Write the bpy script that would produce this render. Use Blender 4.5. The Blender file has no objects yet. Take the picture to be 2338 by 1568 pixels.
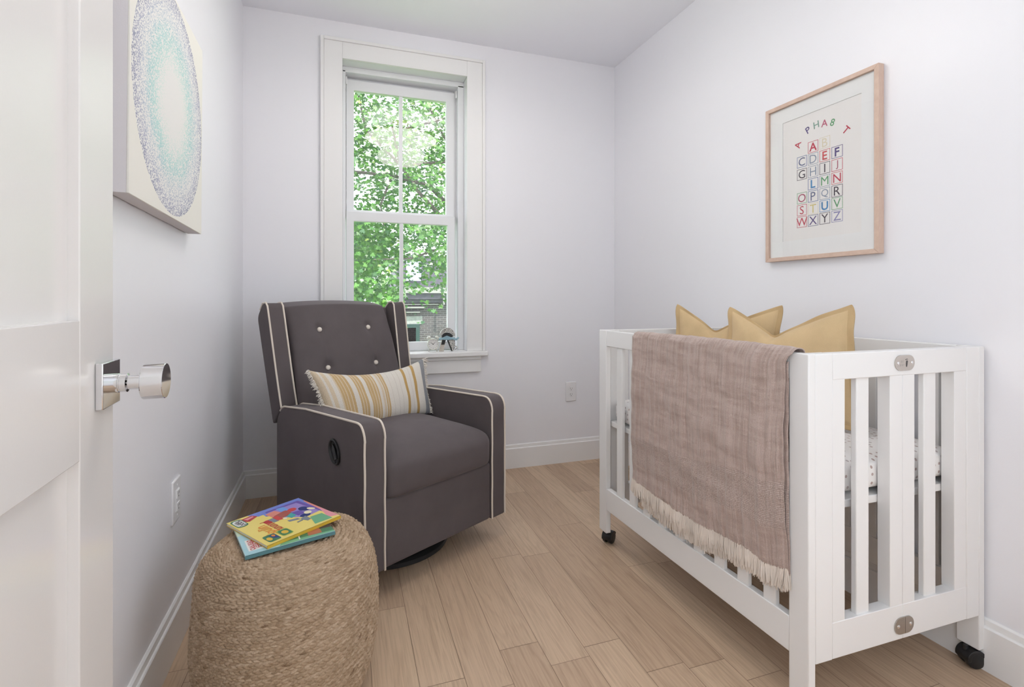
import bpy, bmesh, math, random
import numpy as np
from mathutils import Vector, Matrix
R = random.Random(7)
NR = np.random.default_rng(7)
SC = bpy.context.scene
COL = SC.collection
PI = math.pi

# ------------------------------------------------------------------ camera, world, sun, exposure
IMG_W, IMG_H = 2338, 1568
FPX = 1130.0
cam_d = bpy.data.cameras.new('camera')
cam = bpy.data.objects.new('camera', cam_d)
COL.objects.link(cam)
SC.camera = cam
cam_d.sensor_fit = 'HORIZONTAL'
cam_d.sensor_width = 36.0
cam_d.lens = 36.0 * FPX / IMG_W
cam_d.shift_y = -(IMG_H / 2 - 680.0) / IMG_W
cam_d.clip_start = 0.02
cam_d.clip_end = 200
YAW = math.atan((1169.0 - 792.0) / FPX)
cam.location = (0, 0, 1.10)
cam.rotation_euler = (PI / 2, 0, -YAW)

SC.view_settings.view_transform = 'Standard'
SC.view_settings.look = 'None'
SC.view_settings.gamma = 1.0
SC.view_settings.use_curve_mapping = False
SC.view_settings.exposure = 0.66
SC.cycles.use_denoising = True
SC.cycles.max_bounces = 9
SC.cycles.diffuse_bounces = 5
SC.cycles.glossy_bounces = 3
SC.cycles.transmission_bounces = 4
SC.cycles.transparent_max_bounces = 8
SC.cycles.caustics_reflective = False
SC.cycles.caustics_refractive = False
SC.cycles.sample_clamp_indirect = 6.0
SC.cycles.use_adaptive_sampling = True
SC.cycles.adaptive_threshold = 0.02

world = bpy.data.worlds.new('sky')
SC.world = world
world.use_nodes = True
bg = world.node_tree.nodes['Background']
bg.inputs[0].default_value = (0.88, 0.94, 1.0, 1)
bg.inputs[1].default_value = 2.6

sun_d = bpy.data.lights.new('sun', 'SUN')
sun_d.energy = 5.5
sun_d.angle = 0.01
sun_d.color = (1.0, 0.95, 0.86)
sun = bpy.data.objects.new('sun', sun_d)
COL.objects.link(sun)
sun.rotation_euler = Vector((-0.25, 0.35, -0.90)).to_track_quat('-Z', 'Y').to_euler()

LAMP_STRENGTH = 5.2        # ceiling lamp over the room

# ------------------------------------------------------------------ materials
def srgb(h):
    h = h.lstrip('#')
    v = [int(h[i:i + 2], 16) / 255 for i in (0, 2, 4)]
    return tuple(c / 12.92 if c <= 0.04045 else ((c + 0.055) / 1.055) ** 2.4 for c in v)

def c4(c):
    if isinstance(c, str): c = srgb(c)
    return (c[0], c[1], c[2], 1.0)

class NT:
    def __init__(s, name):
        s.m = bpy.data.materials.new(name); s.m.use_nodes = True
        s.t = s.m.node_tree; s.n = s.t.nodes; s.l = s.t.links
        s.b = s.n['Principled BSDF']; s.out = s.n['Material Output']
    def node(s, typ, **kw):
        nd = s.n.new(typ)
        for k, v in kw.items():
            if k.startswith('i_'): nd.inputs[k[2:].replace('_', ' ')].default_value = v
            else: setattr(nd, k, v)
        return nd
    def link(s, a, b): s.l.new(a, b)
    def coord(s, scale=(1, 1, 1), kind='Object', rot=(0, 0, 0)):
        tc = s.node('ShaderNodeTexCoord'); mp = s.node('ShaderNodeMapping')
        mp.inputs['Scale'].default_value = scale; mp.inputs['Rotation'].default_value = rot
        s.link(tc.outputs[kind], mp.inputs['Vector']); return mp.outputs['Vector']
    def noise(s, vec, scale, detail=4, rough=0.5, dist=0.0):
        nd = s.node('ShaderNodeTexNoise'); s.link(vec, nd.inputs['Vector'])
        nd.inputs['Scale'].default_value = scale; nd.inputs['Detail'].default_value = detail
        nd.inputs['Roughness'].default_value = rough; nd.inputs['Distortion'].default_value = dist
        return nd.outputs['Fac']
    def ramp(s, fac, stops, interp='LINEAR'):
        r = s.node('ShaderNodeValToRGB'); s.link(fac, r.inputs['Fac']); cr = r.color_ramp
        cr.interpolation = interp
        while len(cr.elements) < len(stops): cr.elements.new(0.5)
        for e, (p, c) in zip(cr.elements, stops): e.position = p; e.color = c4(c)
        return r.outputs['Color']
    def mix(s, fac, a, b, blend='MIX'):
        m = s.node('ShaderNodeMix', data_type='RGBA', blend_type=blend)
        for inp, v in ((m.inputs[0], fac), (m.inputs[6], a), (m.inputs[7], b)):
            if isinstance(v, (int, float)): inp.default_value = v
            elif isinstance(v, (tuple, str)): inp.default_value = c4(v)
            else: s.link(v, inp)
        return m.outputs[2]
    def math(s, op, a, b=0.0, c=None):
        m = s.node('ShaderNodeMath', operation=op)
        for i, v in enumerate((a, b) if c is None else (a, b, c)):
            if isinstance(v, (int, float)): m.inputs[i].default_value = v
            else: s.link(v, m.inputs[i])
        return m.outputs[0]
    def bump(s, h, strength=0.3, dist=0.01):
        b = s.node('ShaderNodeBump'); s.link(h, b.inputs['Height'])
        b.inputs['Strength'].default_value = strength; b.inputs['Distance'].default_value = dist
        s.link(b.outputs['Normal'], s.b.inputs['Normal'])
    def attr(s, name):
        a = s.node('ShaderNodeAttribute'); a.attribute_name = name; return a
    def set(s, color=None, rough=None, metal=None, spec=None, sheen=None):
        if color is not None:
            if isinstance(color, (tuple, str)): s.b.inputs['Base Color'].default_value = c4(color)
            else: s.link(color, s.b.inputs['Base Color'])
        if rough is not None: s.b.inputs['Roughness'].default_value = rough
        if metal is not None: s.b.inputs['Metallic'].default_value = metal
        if spec is not None: s.b.inputs['Specular IOR Level'].default_value = spec
        if sheen is not None: s.b.inputs['Sheen Weight'].default_value = sheen
        return s.m

MC = {}
def plain(name, color, rough=0.5, metal=0.0, spec=0.5, var=0.0):
    if name in MC: return MC[name]
    t = NT(name)
    if var:
        f = t.noise(t.coord(), 9.0, 3)
        c = srgb(color) if isinstance(color, str) else color
        col = t.ramp(f, [(0.3, tuple(max(0, x * (1 - var)) for x in c)), (0.7, tuple(min(1, x * (1 + var)) for x in c))])
        MC[name] = t.set(col, rough, metal, spec)
    else:
        MC[name] = t.set(color, rough, metal, spec)
    return MC[name]

def wall_paint(name, color, rough=0.6, bump=0.04):
    t = NT(name)
    v = t.coord()
    f = t.noise(v, 260.0, 2)
    t.bump(f, bump, 0.002)
    return t.set(color, rough, 0, 0.5)

M_WALL = wall_paint('wall_paint', (0.832, 0.826, 0.858), 0.36)
M_CEIL = wall_paint('ceiling_paint', (0.88, 0.885, 0.93), 0.7)
M_TRIM = wall_paint('trim_paint', (0.835, 0.825, 0.82), 0.3, 0.02)
M_DOOR = wall_paint('door_paint', (0.81, 0.785, 0.765), 0.22, 0.02)
M_SASH = wall_paint('sash_paint', (0.80, 0.80, 0.82), 0.35, 0.02)
M_CRIB = wall_paint('crib_paint', (0.80, 0.79, 0.785), 0.35, 0.02)
M_CHROME = plain('chrome', (0.78, 0.78, 0.79), 0.06, 1.0)
M_NICKEL = plain('brushed_nickel', (0.50, 0.46, 0.42), 0.35, 1.0)
M_BLACK = plain('black_plastic', (0.012, 0.012, 0.013), 0.4)
M_DARK = plain('dark_slot', (0.03, 0.03, 0.03), 0.7)
M_PLATE = plain('white_plastic', (0.80, 0.79, 0.80), 0.3)

def floor_mat():
    t = NT('oak_planks')
    tone = t.attr('tone'); off = t.attr('shift')
    tc = t.node('ShaderNodeTexCoord')
    add = t.node('ShaderNodeVectorMath', operation='ADD')
    t.link(tc.outputs['Object'], add.inputs[0]); t.link(off.outputs['Vector'], add.inputs[1])
    def sc(s):
        m = t.node('ShaderNodeVectorMath', operation='MULTIPLY'); t.link(add.outputs[0], m.inputs[0])
        m.inputs[1].default_value = s; return m.outputs[0]
    fine = t.noise(sc((70, 2.2, 1)), 2.2, 5, 0.6, 0.3)
    cath = t.noise(sc((9, 0.8, 1)), 1.6, 3, 0.5, 1.2)
    band = t.math('SINE', t.math('MULTIPLY', cath, 46.0))
    base = t.ramp(tone.outputs['Fac'], [(0.0, (0.505, 0.356, 0.245)), (0.35, (0.555, 0.398, 0.276)), (0.7, (0.585, 0.425, 0.296)), (1.0, (0.61, 0.449, 0.31))])
    g = t.ramp(fine, [(0.25, (0.70, 0.68, 0.66)), (0.55, (1, 1, 1)), (0.8, (1.08, 1.08, 1.08))])
    col = t.mix(0.75, base, g, 'MULTIPLY')
    g2 = t.ramp(t.math('MULTIPLY_ADD', band, 0.5, 0.5), [(0.0, (0.86, 0.84, 0.83)), (0.5, (1, 1, 1))])
    col = t.mix(0.6, col, g2, 'MULTIPLY')
    kn = t.node('ShaderNodeTexVoronoi'); t.link(sc((2.4, 0.9, 1)), kn.inputs['Vector']); kn.inputs['Scale'].default_value = 1.5
    kf = t.ramp(kn.outputs['Distance'], [(0.0, (1, 1, 1)), (0.025, (0.6, 0.6, 0.6)), (0.05, (0, 0, 0))])
    col = t.mix(kf, col, (0.27, 0.19, 0.14))
    t.bump(fine, 0.06, 0.002)
    return t.set(col, 0.42, 0, 0.4)
M_FLOOR = floor_mat()

def velvet(name, color):
    t = NT(name)
    f = t.noise(t.coord(), 6.0, 5, 0.6)
    c = color
    col = t.ramp(f, [(0.3, tuple(x * 0.9 for x in c)), (0.7, tuple(x * 1.1 for x in c))])
    f2 = t.noise(t.coord(), 900.0, 2)
    t.bump(f2, 0.12, 0.001)
    t.set(col, 0.85, 0, 0.2, 0.22)
    t.b.inputs['Sheen Roughness'].default_value = 0.4
    t.b.inputs['Sheen Tint'].default_value = (0.75, 0.68, 0.72, 1)
    return t.m
M_VEL = velvet('charcoal_velvet', (0.110, 0.093, 0.096))
M_PIPE = plain('cream_piping', (0.72, 0.64, 0.56), 0.8)
M_BUTTON = plain('cream_button', (0.74, 0.67, 0.60), 0.6)

def fabric(name, color, scale=700.0, bump=0.25, var=0.12, rough=0.9):
    t = NT(name)
    v = t.coord()
    n = t.noise(v, 14.0, 4)
    w1 = t.noise(t.coord((1, 1, 6)), scale * 0.35, 2); w2 = t.noise(t.coord((5, 5, 1)), scale * 0.35, 2)
    w = t.math('ADD', w1, w2)
    c = srgb(color) if isinstance(color, str) else color
    f = t.math('MULTIPLY_ADD', n, 0.5, t.math('MULTIPLY', w, 0.25))
    col = t.ramp(f, [(0.3, tuple(x * (1 - var) for x in c)), (0.7, tuple(min(1, x * (1 + var)) for x in c))])
    t.bump(w, bump, 0.001)
    return t.set(col, rough, 0, 0.15, 0.2)
M_MUST = fabric('mustard_linen', (0.63, 0.46, 0.26))
M_MUSTD = fabric('mustard_linen_border', (0.55, 0.39, 0.21))

# ------------------------------------------------------------------ mesh builder
class G:
    def __init__(s): s.v = []; s.f = []; s.m = []; s.xf = None
    def add(s, vs, fs, m=0):
        o = len(s.v)
        s.v += [tuple(s.xf(p)) if s.xf else tuple(p) for p in vs]
        s.f += [tuple(i + o for i in q) for q in fs]; s.m += [m] * len(fs); return s
    def box(s, x0, x1, y0, y1, z0, z1, m=0):
        vs = [(x, y, z) for z in (z0, z1) for y in (y0, y1) for x in (x0, x1)]
        return s.add(vs, [(0, 2, 3, 1), (4, 5, 7, 6), (0, 1, 5, 4), (2, 6, 7, 3), (0, 4, 6, 2), (1, 3, 7, 5)], m)
    def prism(s, poly, fn, a, b, m=0):
        """poly: list of 2-D points; fn(p, h) -> 3-D point; extruded from h=a to h=b"""
        n = len(poly); vs = [fn(p, a) for p in poly] + [fn(p, b) for p in poly]
        fs = [tuple(range(n))[::-1], tuple(range(n, 2 * n))] + [(i, (i + 1) % n, n + (i + 1) % n, n + i) for i in range(n)]
        return s.add(vs, fs, m)
    def tube(s, path, r, n=8, m=0, closed=False, caps=True):
        P = [Vector(p) for p in path]; k = len(P); rs = r if isinstance(r, (list, tuple)) else [r] * k
        up = None; vs = []
        for i, p in enumerate(P):
            if closed: t = P[(i + 1) % k] - P[i - 1]
            else: t = P[min(i + 1, k - 1)] - P[max(i - 1, 0)]
            t.normalize()
            if up is None:
                up = Vector((0, 0, 1)) if abs(t.z) < 0.9 else Vector((1, 0, 0))
            a = up - t * up.dot(t)
            if a.length < 1e-6: a = t.orthogonal()
            a.normalize(); up = a; b = t.cross(a)
            for j in range(n):
                w = 2 * PI * j / n
                vs.append(p + (a * math.cos(w) + b * math.sin(w)) * rs[i])
        fs = []
        for i in range(k if closed else k - 1):
            i2 = (i + 1) % k
            for j in range(n):
                fs.append((i * n + j, i * n + (j + 1) % n, i2 * n + (j + 1) % n, i2 * n + j))
        if caps and not closed: fs += [tuple(range(n))[::-1], tuple(range((k - 1) * n, k * n))]
        return s.add(vs, fs, m)
    def lathe(s, prof, n=24, m=0, fn=None, c=(0, 0, 0)):
        """prof: (radius, height); axis z unless fn(r*cos, r*sin, h) maps it"""
        fn = fn or (lambda x, y, z: (c[0] + x, c[1] + y, c[2] + z))
        vs = []; fs = []; k = len(prof)
        for r, h in prof:
            for j in range(n):
                w = 2 * PI * j / n; vs.append(fn(r * math.cos(w), r * math.sin(w), h))
        for i in range(k - 1):
            for j in range(n):
                fs.append((i * n + j, i * n + (j + 1) % n, (i + 1) * n + (j + 1) % n, (i + 1) * n + j))
        if prof[0][0] > 1e-6: fs.append(tuple(range(n))[::-1])
        if prof[-1][0] > 1e-6: fs.append(tuple(range((k - 1) * n, k * n)))
        return s.add(vs, fs, m)
    def grid(s, fn, nu, nv, m=0, closed_u=False):
        vs = [fn(i / (nu if closed_u else nu - 1), j / (nv - 1)) for j in range(nv) for i in range(nu)]
        fs = []
        for j in range(nv - 1):
            for i in range(nu if closed_u else nu - 1):
                i2 = (i + 1) % nu
                fs.append((j * nu + i, j * nu + i2, (j + 1) * nu + i2, (j + 1) * nu + i))
        return s.add(vs, fs, m)
    def build(s, name, mats, parent=None, smooth=35, bevel=0.0, seg=2, fix=True, loc=None):
        me = bpy.data.meshes.new(name)
        me.from_pydata(s.v, [], s.f)
        mats = mats if isinstance(mats, (list, tuple)) else [mats]
        for x in mats: me.materials.append(x)
        if len(mats) > 1: me.polygons.foreach_set('material_index', s.m)
        if fix:
            bm = bmesh.new(); bm.from_mesh(me); bmesh.ops.recalc_face_normals(bm, faces=bm.faces); bm.to_mesh(me); bm.free()
        if smooth:
            me.polygons.foreach_set('use_smooth', [True] * len(me.polygons))
            me.set_sharp_from_angle(angle=math.radians(smooth))
        me.update()
        o = bpy.data.objects.new(name, me); COL.objects.link(o)
        if parent: o.parent = parent
        if loc: o.location = loc
        if bevel:
            b = o.modifiers.new('soft_edges', 'BEVEL'); b.width = bevel; b.segments = seg; b.limit_method = 'ANGLE'; b.angle_limit = math.radians(40)
        return o

def empty(name, label, cat, loc=(0, 0, 0), rz=0.0, group=None):
    o = bpy.data.objects.new(name, None); COL.objects.link(o); o.empty_display_size = 0.1
    o.location = loc; o.rotation_euler = (0, 0, rz)
    return tag(o, label, cat, group)
def tag(o, label=None, cat=None, group=None, kind=None):
    if label: o['label'] = label
    if cat: o['category'] = cat
    if group: o['group'] = group
    if kind: o['kind'] = kind
    return o
def copy_tree(o, parent=None):
    c = o.copy(); COL.objects.link(c)
    if parent: c.parent = parent
    for ch in list(o.children): copy_tree(ch, c)
    return c
def text_mesh(s, size=1.0, bold=0.0):
    cu = bpy.data.curves.new('lettering', 'FONT'); cu.body = s; cu.size = size; cu.align_x = 'CENTER'; cu.align_y = 'CENTER'
    cu.offset = bold
    cu.resolution_u = 3
    ob = bpy.data.objects.new('lettering', cu); COL.objects.link(ob)
    dg = bpy.context.evaluated_depsgraph_get(); dg.update()
    me = bpy.data.meshes.new_from_object(ob.evaluated_get(dg))
    vs = [tuple(v.co) for v in me.vertices]; fs = [tuple(p.vertices) for p in me.polygons]
    bpy.data.objects.remove(ob); bpy.data.curves.remove(cu); bpy.data.meshes.remove(me)
    return vs, fs
def face_attr(o, name, vals, dom='FACE', typ='FLOAT'):
    a = o.data.attributes.new(name, typ, dom)
    a.data.foreach_set('value' if typ == 'FLOAT' else 'vector', np.asarray(vals, dtype=np.float32).ravel())

# ------------------------------------------------------------------ room shell
YW = 3.042; YR = -1.62; HC = 2.702; SK = 0.019
def xl(y): return -0.541 + 0.0205 * (YW - y)
def xr(y): return 1.767 + 0.0165 * (YW - y)

def structure(o, label=None, cat=None):
    tag(o, label, cat, kind='structure'); return o

def make_floor():
    g = G(); tone = []; shift = []
    w = 0.128; x = -0.70; gap = 0.0007
    while x < 2.0:
        y = YR - R.uniform(0.1, 1.2)
        while y < YW + 0.1:
            L = R.uniform(0.55, 1.75)
            y1 = min(y + L, YW + 0.12)
            a, b = x + gap, x + w - gap
            g.add([(a, y + gap, 0), (b, y + gap, 0), (b, y1 - gap, 0), (a, y1 - gap, 0)], [(0, 1, 2, 3)])
            tone.append(R.random()); shift.append((R.uniform(0, 40), R.uniform(0, 40), R.uniform(0, 9)))
            y = y1
        x += w
    g.box(-0.75, 2.05, YR - 1.3, YW + 0.3, -0.12, -0.0012, 1)
    tone += [0.0] * 6; shift += [(0, 0, 0)] * 6
    o = g.build('floor', [M_FLOOR, plain('floor_gap', (0.20, 0.14, 0.10), 0.8)], smooth=0, fix=False)
    face_attr(o, 'tone', tone); face_attr(o, 'shift', shift, 'FACE', 'FLOAT_VECTOR')
    structure(o, 'pale oak plank floor running towards the window', 'floor')
make_floor()

g = G(); g.box(-0.75, 2.05, YR - 0.2, YW + 0.3, HC, HC + 0.15)
structure(g.build('ceiling', M_CEIL), 'plain white ceiling', 'ceiling')

def side_wall(fx, out):
    g = G()
    a = [(fx(YR - .2), YR - .2), (fx(YW + .3), YW + .3), (fx(YW + .3) + out, YW + .3), (fx(YR - .2) + out, YR - .2)]
    return g.prism(a, lambda p, h: (p[0], p[1], h), -0.1, HC + 0.1)
FILL_HOLE = (-1.56, -0.06, 0.75, 2.56)                       # unseen side openings added for fill daylight (y0, y1, z0, z1)
def wall_with_hole(fx, out, w):
    g = G()
    def mp(a, b, depth): return (fx(a) + depth, a, b)
    o = [(YR - .2, -0.1), (YW + .3, -0.1), (YW + .3, HC + .1), (YR - .2, HC + .1)]; i = [(w[0], w[2]), (w[1], w[2]), (w[1], w[3]), (w[0], w[3])]
    vs = [mp(p[0], p[1], d) for d in (0, out) for p in o + i]; fs = []
    for k in range(4):
        k2 = (k + 1) % 4
        fs += [(k, k2, 4 + k2, 4 + k), (8 + k, 12 + k, 12 + k2, 8 + k2), (k, 8 + k, 8 + k2, k2), (4 + k, 4 + k2, 12 + k2, 12 + k)]
    return g.add(vs, fs)
structure(wall_with_hole(xl, -0.16, FILL_HOLE).build('wall_left', M_WALL), 'white painted wall with the dotted canvas', 'wall')
structure(wall_with_hole(xr, 0.16, FILL_HOLE).build('wall_right', M_WALL), 'white painted wall behind the crib', 'wall')
WT = 0.30                                            # back wall thickness
HX0, HX1, HZ0, HZ1 = -0.030, 0.719, 0.725, 2.492     # window hole
def ring(g, x0, x1, z0, z1, hx0, hx1, hz0, hz1, y0, y1, m=0):
    o = [(x0, z0), (x1, z0), (x1, z1), (x0, z1)]; i = [(hx0, hz0), (hx1, hz0), (hx1, hz1), (hx0, hz1)]
    vs = [(p[0], y, p[1]) for y in (y0, y1) for p in o + i]
    fs = []
    for k in range(4):
        k2 = (k + 1) % 4
        fs += [(k, k2, 4 + k2, 4 + k), (8 + k, 12 + k, 12 + k2, 8 + k2), (k, 8 + k, 8 + k2, k2), (4 + k, 4 + k2, 12 + k2, 12 + k)]
    return g.add(vs, fs, m)
g = G(); ring(g, -0.75, 2.05, -0.1, HC + 0.1, HX0, HX1, HZ0, HZ1, YW, YW + WT)
structure(g.build('wall_back', M_WALL), 'white wall with the window', 'wall')
g = G(); g.box(-0.75, 2.05, YR - 0.16, YR, -0.1, HC + 0.1)
structure(g.build('wall_front', M_WALL), 'white wall behind the camera', 'wall')

for nm_, fx_, sd_ in (('fill_opening_right', xr, 'right'), ('fill_opening_left', xl, 'left')):  # framed openings added behind the camera to brighten the room with daylight
    wz = bpy.data.objects.new(nm_, None); COL.objects.link(wz); wz.location = (fx_(-0.81), -0.81, 0.75)
    structure(wz, 'unseen framed opening added in the %s wall to let in fill daylight' % sd_, 'window')
    g = G(); xa_, xb_ = (-0.022, 0.01) if sd_ == 'right' else (-0.01, 0.022)
    for y0, y1, z0, z1 in ((FILL_HOLE[0] - .05, FILL_HOLE[0], FILL_HOLE[2] - .1, FILL_HOLE[3] + .1), (FILL_HOLE[1], FILL_HOLE[1] + .1, FILL_HOLE[2] - .1, FILL_HOLE[3] + .1), (FILL_HOLE[0], FILL_HOLE[1], FILL_HOLE[3], FILL_HOLE[3] + .1), (FILL_HOLE[0], FILL_HOLE[1], FILL_HOLE[2] - .1, FILL_HOLE[2]), (-0.825, -0.795, FILL_HOLE[2], FILL_HOLE[3])): g.box(xa_, xb_, y0 + 0.81, y1 + 0.81, z0 - 0.75, z1 - 0.75)
    g.build('frame', M_TRIM, wz, 30)

# baseboards: flat board with a thinner moulded cap
BBP = [(0, 0), (0.016, 0), (0.016, 0.126), (0.0135, 0.129), (0.0095, 0.130), (0.008, 0.148), (0.003, 0.152), (0, 0.152)]
def baseboard(name, p0, p1, nrm, label):
    d = Vector((p1[0] - p0[0], p1[1] - p0[1]))
    def fn(p, h): return (p0[0] + d.x * h + nrm[0] * p[0], p0[1] + d.y * h + nrm[1] * p[0], p[1])
    g = G(); g.prism(BBP, fn, 0, 1)
    structure(g.build(name, M_TRIM, smooth=25), label, 'baseboard')
baseboard('baseboard_left', (xl(YR), YR), (xl(YW), YW), (1, 0.0205), 'white baseboard along the wall with the canvas')
baseboard('baseboard_back', (xl(YW), YW), (xr(YW), YW), (0, -1), 'white baseboard under the window wall')
baseboard('baseboard_right', (xr(YW), YW), (xr(YR), YR), (-1, -0.0165), 'white baseboard behind the crib')

# ------------------------------------------------------------------ window
def pane_mat():
    t = NT('window_glass')
    tr = t.node('ShaderNodeBsdfTransparent'); gl = t.node('ShaderNodeBsdfGlossy'); gl.inputs['Roughness'].default_value = 0.0
    ge = t.node('ShaderNodeNewGeometry'); dp = t.node('ShaderNodeVectorMath', operation='DOT_PRODUCT')
    t.link(ge.outputs['Normal'], dp.inputs[0]); t.link(ge.outputs['Incoming'], dp.inputs[1])
    cs = t.math('SUBTRACT', 1.0, t.math('ABSOLUTE', dp.outputs['Value']))
    fz = t.math('MULTIPLY_ADD', t.math('POWER', cs, 5.0), 0.96, 0.04)
    mx = t.node('ShaderNodeMixShader')
    t.link(fz, mx.inputs[0]); t.link(tr.outputs[0], mx.inputs[1]); t.link(gl.outputs[0], mx.inputs[2])
    t.link(mx.outputs[0], t.out.inputs['Surface']); return t.m
M_GLASS = pane_mat()

win = bpy.data.objects.new('window_1', None); COL.objects.link(win); win.location = (0.345, YW, 0.767)
structure(win, 'tall white double-hung sash window looking onto trees', 'window')
def wbuild(g, name, mat, parent=win, bevel=0.002, smooth=30):
    ox, oy, oz = win.location
    g.v = [(x - ox, y - oy, z - oz) for x, y, z in g.v]
    return g.build(name, mat, parent, smooth, bevel)
g = G()
g.box(-0.125, -0.024, YW - 0.020, YW, 0.767, 2.580)
g.box(0.713, 0.812, YW - 0.020, YW, 0.767, 2.580)
g.box(-0.024, 0.713, YW - 0.020, YW, 2.485, 2.580)
wbuild(g, 'casing', M_TRIM)
g = G()
g.box(-0.143, -0.125, YW - 0.029, YW, 0.767, 2.598)
g.box(0.812, 0.829, YW - 0.029, YW, 0.767, 2.598)
g.box(-0.125, 0.812, YW - 0.029, YW, 2.580, 2.598)
wbuild(g, 'backband', M_TRIM)
g = G()
g.box(HX0, -0.024, YW, YW + WT, 0.767, HZ1); g.box(0.713, HX1, YW, YW + WT, 0.767, HZ1); g.box(-0.024, 0.713, YW, YW + WT, 2.485, HZ1)
wbuild(g, 'jamb', M_SASH)
g = G()
g.box(-0.024, -0.008, YW + 0.080, YW + 0.20, 0.767, 2.462); g.box(0.676, 0.713, YW + 0.080, YW + 0.20, 0.767, 2.462); g.box(-0.024, 0.713, YW + 0.080, YW + 0.20, 2.452, 2.485)
wbuild(g, 'stop', M_SASH)
g = G()
g.box(-0.158, 0.843, YW - 0.050, YW, 0.736, 0.767); g.box(HX0, HX1, YW, YW + WT + 0.03, 0.727, 0.767)
wbuild(g, 'stool', M_TRIM, bevel=0.006)
g = G(); g.box(-0.122, 0.803, YW - 0.020, YW, 0.636, 0.720)
g.box(-0.122, 0.803, YW - 0.030, YW, 0.716, 0.736)
wbuild(g, 'apron', M_TRIM)
def sash(name, y0, y1, x0, x1, z0, z1, gx0, gx1, gz0, gz1):
    g = G(); ring(g, x0, x1, z0, z1, gx0, gx1, gz0, gz1, y0, y1)
    s = wbuild(g, name, M_SASH, bevel=0.003)
    cy = (y0 + y1) / 2
    g = G(); g.box(gx0 - .004, gx1 + .004, cy - 0.002, cy + 0.002, gz0 - .004, gz1 + .004)
    wbuild(g, 'pane', M_GLASS, s, 0, 0)
    g = G(); xm = (gx0 + gx1) / 2 - .003
    g.box(xm - 0.011, xm + 0.011, y0 + 0.004, cy - 0.003, gz0, gz1); g.box(xm - 0.011, xm + 0.011, cy + 0.003, y1 - 0.004, gz0, gz1)
    wbuild(g, 'muntin', M_SASH, s, 0.002)
    return s
lo = sash('lower_sash', YW + 0.100, YW + 0.138, -0.004, 0.660, 0.770, 1.623, 0.040, 0.613, 0.823, 1.565)
up = sash('upper_sash', YW + 0.140, YW + 0.178, -0.004, 0.667, 1.590, 2.436, 0.041, 0.612, 1.640, 2.372)
g = G()
g.box(-0.0085, -0.0042, YW + 0.150, YW + 0.19, 0.767, 2.452); g.box(0.6605, 0.6765, YW + 0.150, YW + 0.19, 0.767, 1.60); g.box(0.6675, 0.6765, YW + 0.150, YW + 0.19, 1.60, 2.452); g.box(-0.008, 0.676, YW + 0.165, YW + 0.19, 2.4365, 2.4525)
wbuild(g, 'sash_track', M_SASH, bevel=0)
g = G()
g.box(-0.006, 0.002, YW + 0.092, YW + 0.104, 2.385, 2.432); g.box(0.664, 0.672, YW + 0.092, YW + 0.104, 2.385, 2.432)
wbuild(g, 'tilt_latch', M_PLATE)

# ------------------------------------------------------------------ open door at the left, hung on a jamb post
DA = math.atan(0.061)
door_loc = (-0.403 + 0.061 * (1.083 - 0.30), 0.30, 0.0)
door = bpy.data.objects.new('door_1', None); COL.objects.link(door); door.location = door_loc; door.rotation_euler = (0, 0, DA)
structure(door, 'white two-panel door standing open with chrome knob', 'door')
# local frame: x = out of the room-side face (face at x=0), y = along the leaf from the hinge
DW = 0.7845
sx0, sx1 = 0.138, DW - 0.139
g = G()
g.box(-0.044, 0, 0.0, sx0, 0.012, 2.05); g.box(-0.044, 0, sx1, DW, 0.012, 2.05)
for z0, z1 in ((0.012, 0.23), (0.845, 1.065), (1.93, 2.05)): g.box(-0.044, 0, sx0, sx1, z0, z1)
g.build('frame', M_DOOR, door, 30, 0.002)
g = G()
g.box(-0.030, -0.016, sx0 - .004, sx1 + .004, 0.226, 0.849)
g.build('panel', M_DOOR, door, 30, 0)
g = G()
g.box(-0.030, -0.016, sx0 - .004, sx1 + .004, 1.061, 1.934)
g.build('panel', M_DOOR, door, 30, 0)
g = G()
kz, ky = 0.951, DW - 0.042
g.box(0, 0.011, ky - 0.040, ky + 0.040, kz - 0.039, kz + 0.039)
rose = g.build('rose', M_CHROME, door, 30, 0.0015)
g = G()
g.lathe([(0.0165, 0.0), (0.0165, 0.012), (0.0155, 0.0128), (0.0155, 0.0142), (0.0165, 0.015), (0.0165, 0.024), (0.0125, 0.026), (0.0125, 0.047), (0.0305, 0.0475), (0.0315, 0.049), (0.0315, 0.080), (0.0305, 0.081), (0.0, 0.081)], 48,
        fn=lambda x, y, z: (0.010 + z, ky + x, kz + y))
g.build('knob', M_CHROME, door, 25)
g = G()
for zz in (0.25, 1.05, 1.82): g.lathe([(0.007, -0.05), (0.007, 0.05)], 12, c=(0.004, -0.006, zz))
g.build('hinge', M_CHROME, door)
g = G(); g.box(xl(0.2) - 0.01, door_loc[0] - 0.012, 0.17, 0.285, 0, HC)
structure(g.build('trim_1', M_TRIM, bevel=0.003), 'white door jamb post carrying the open door', 'trim')

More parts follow.
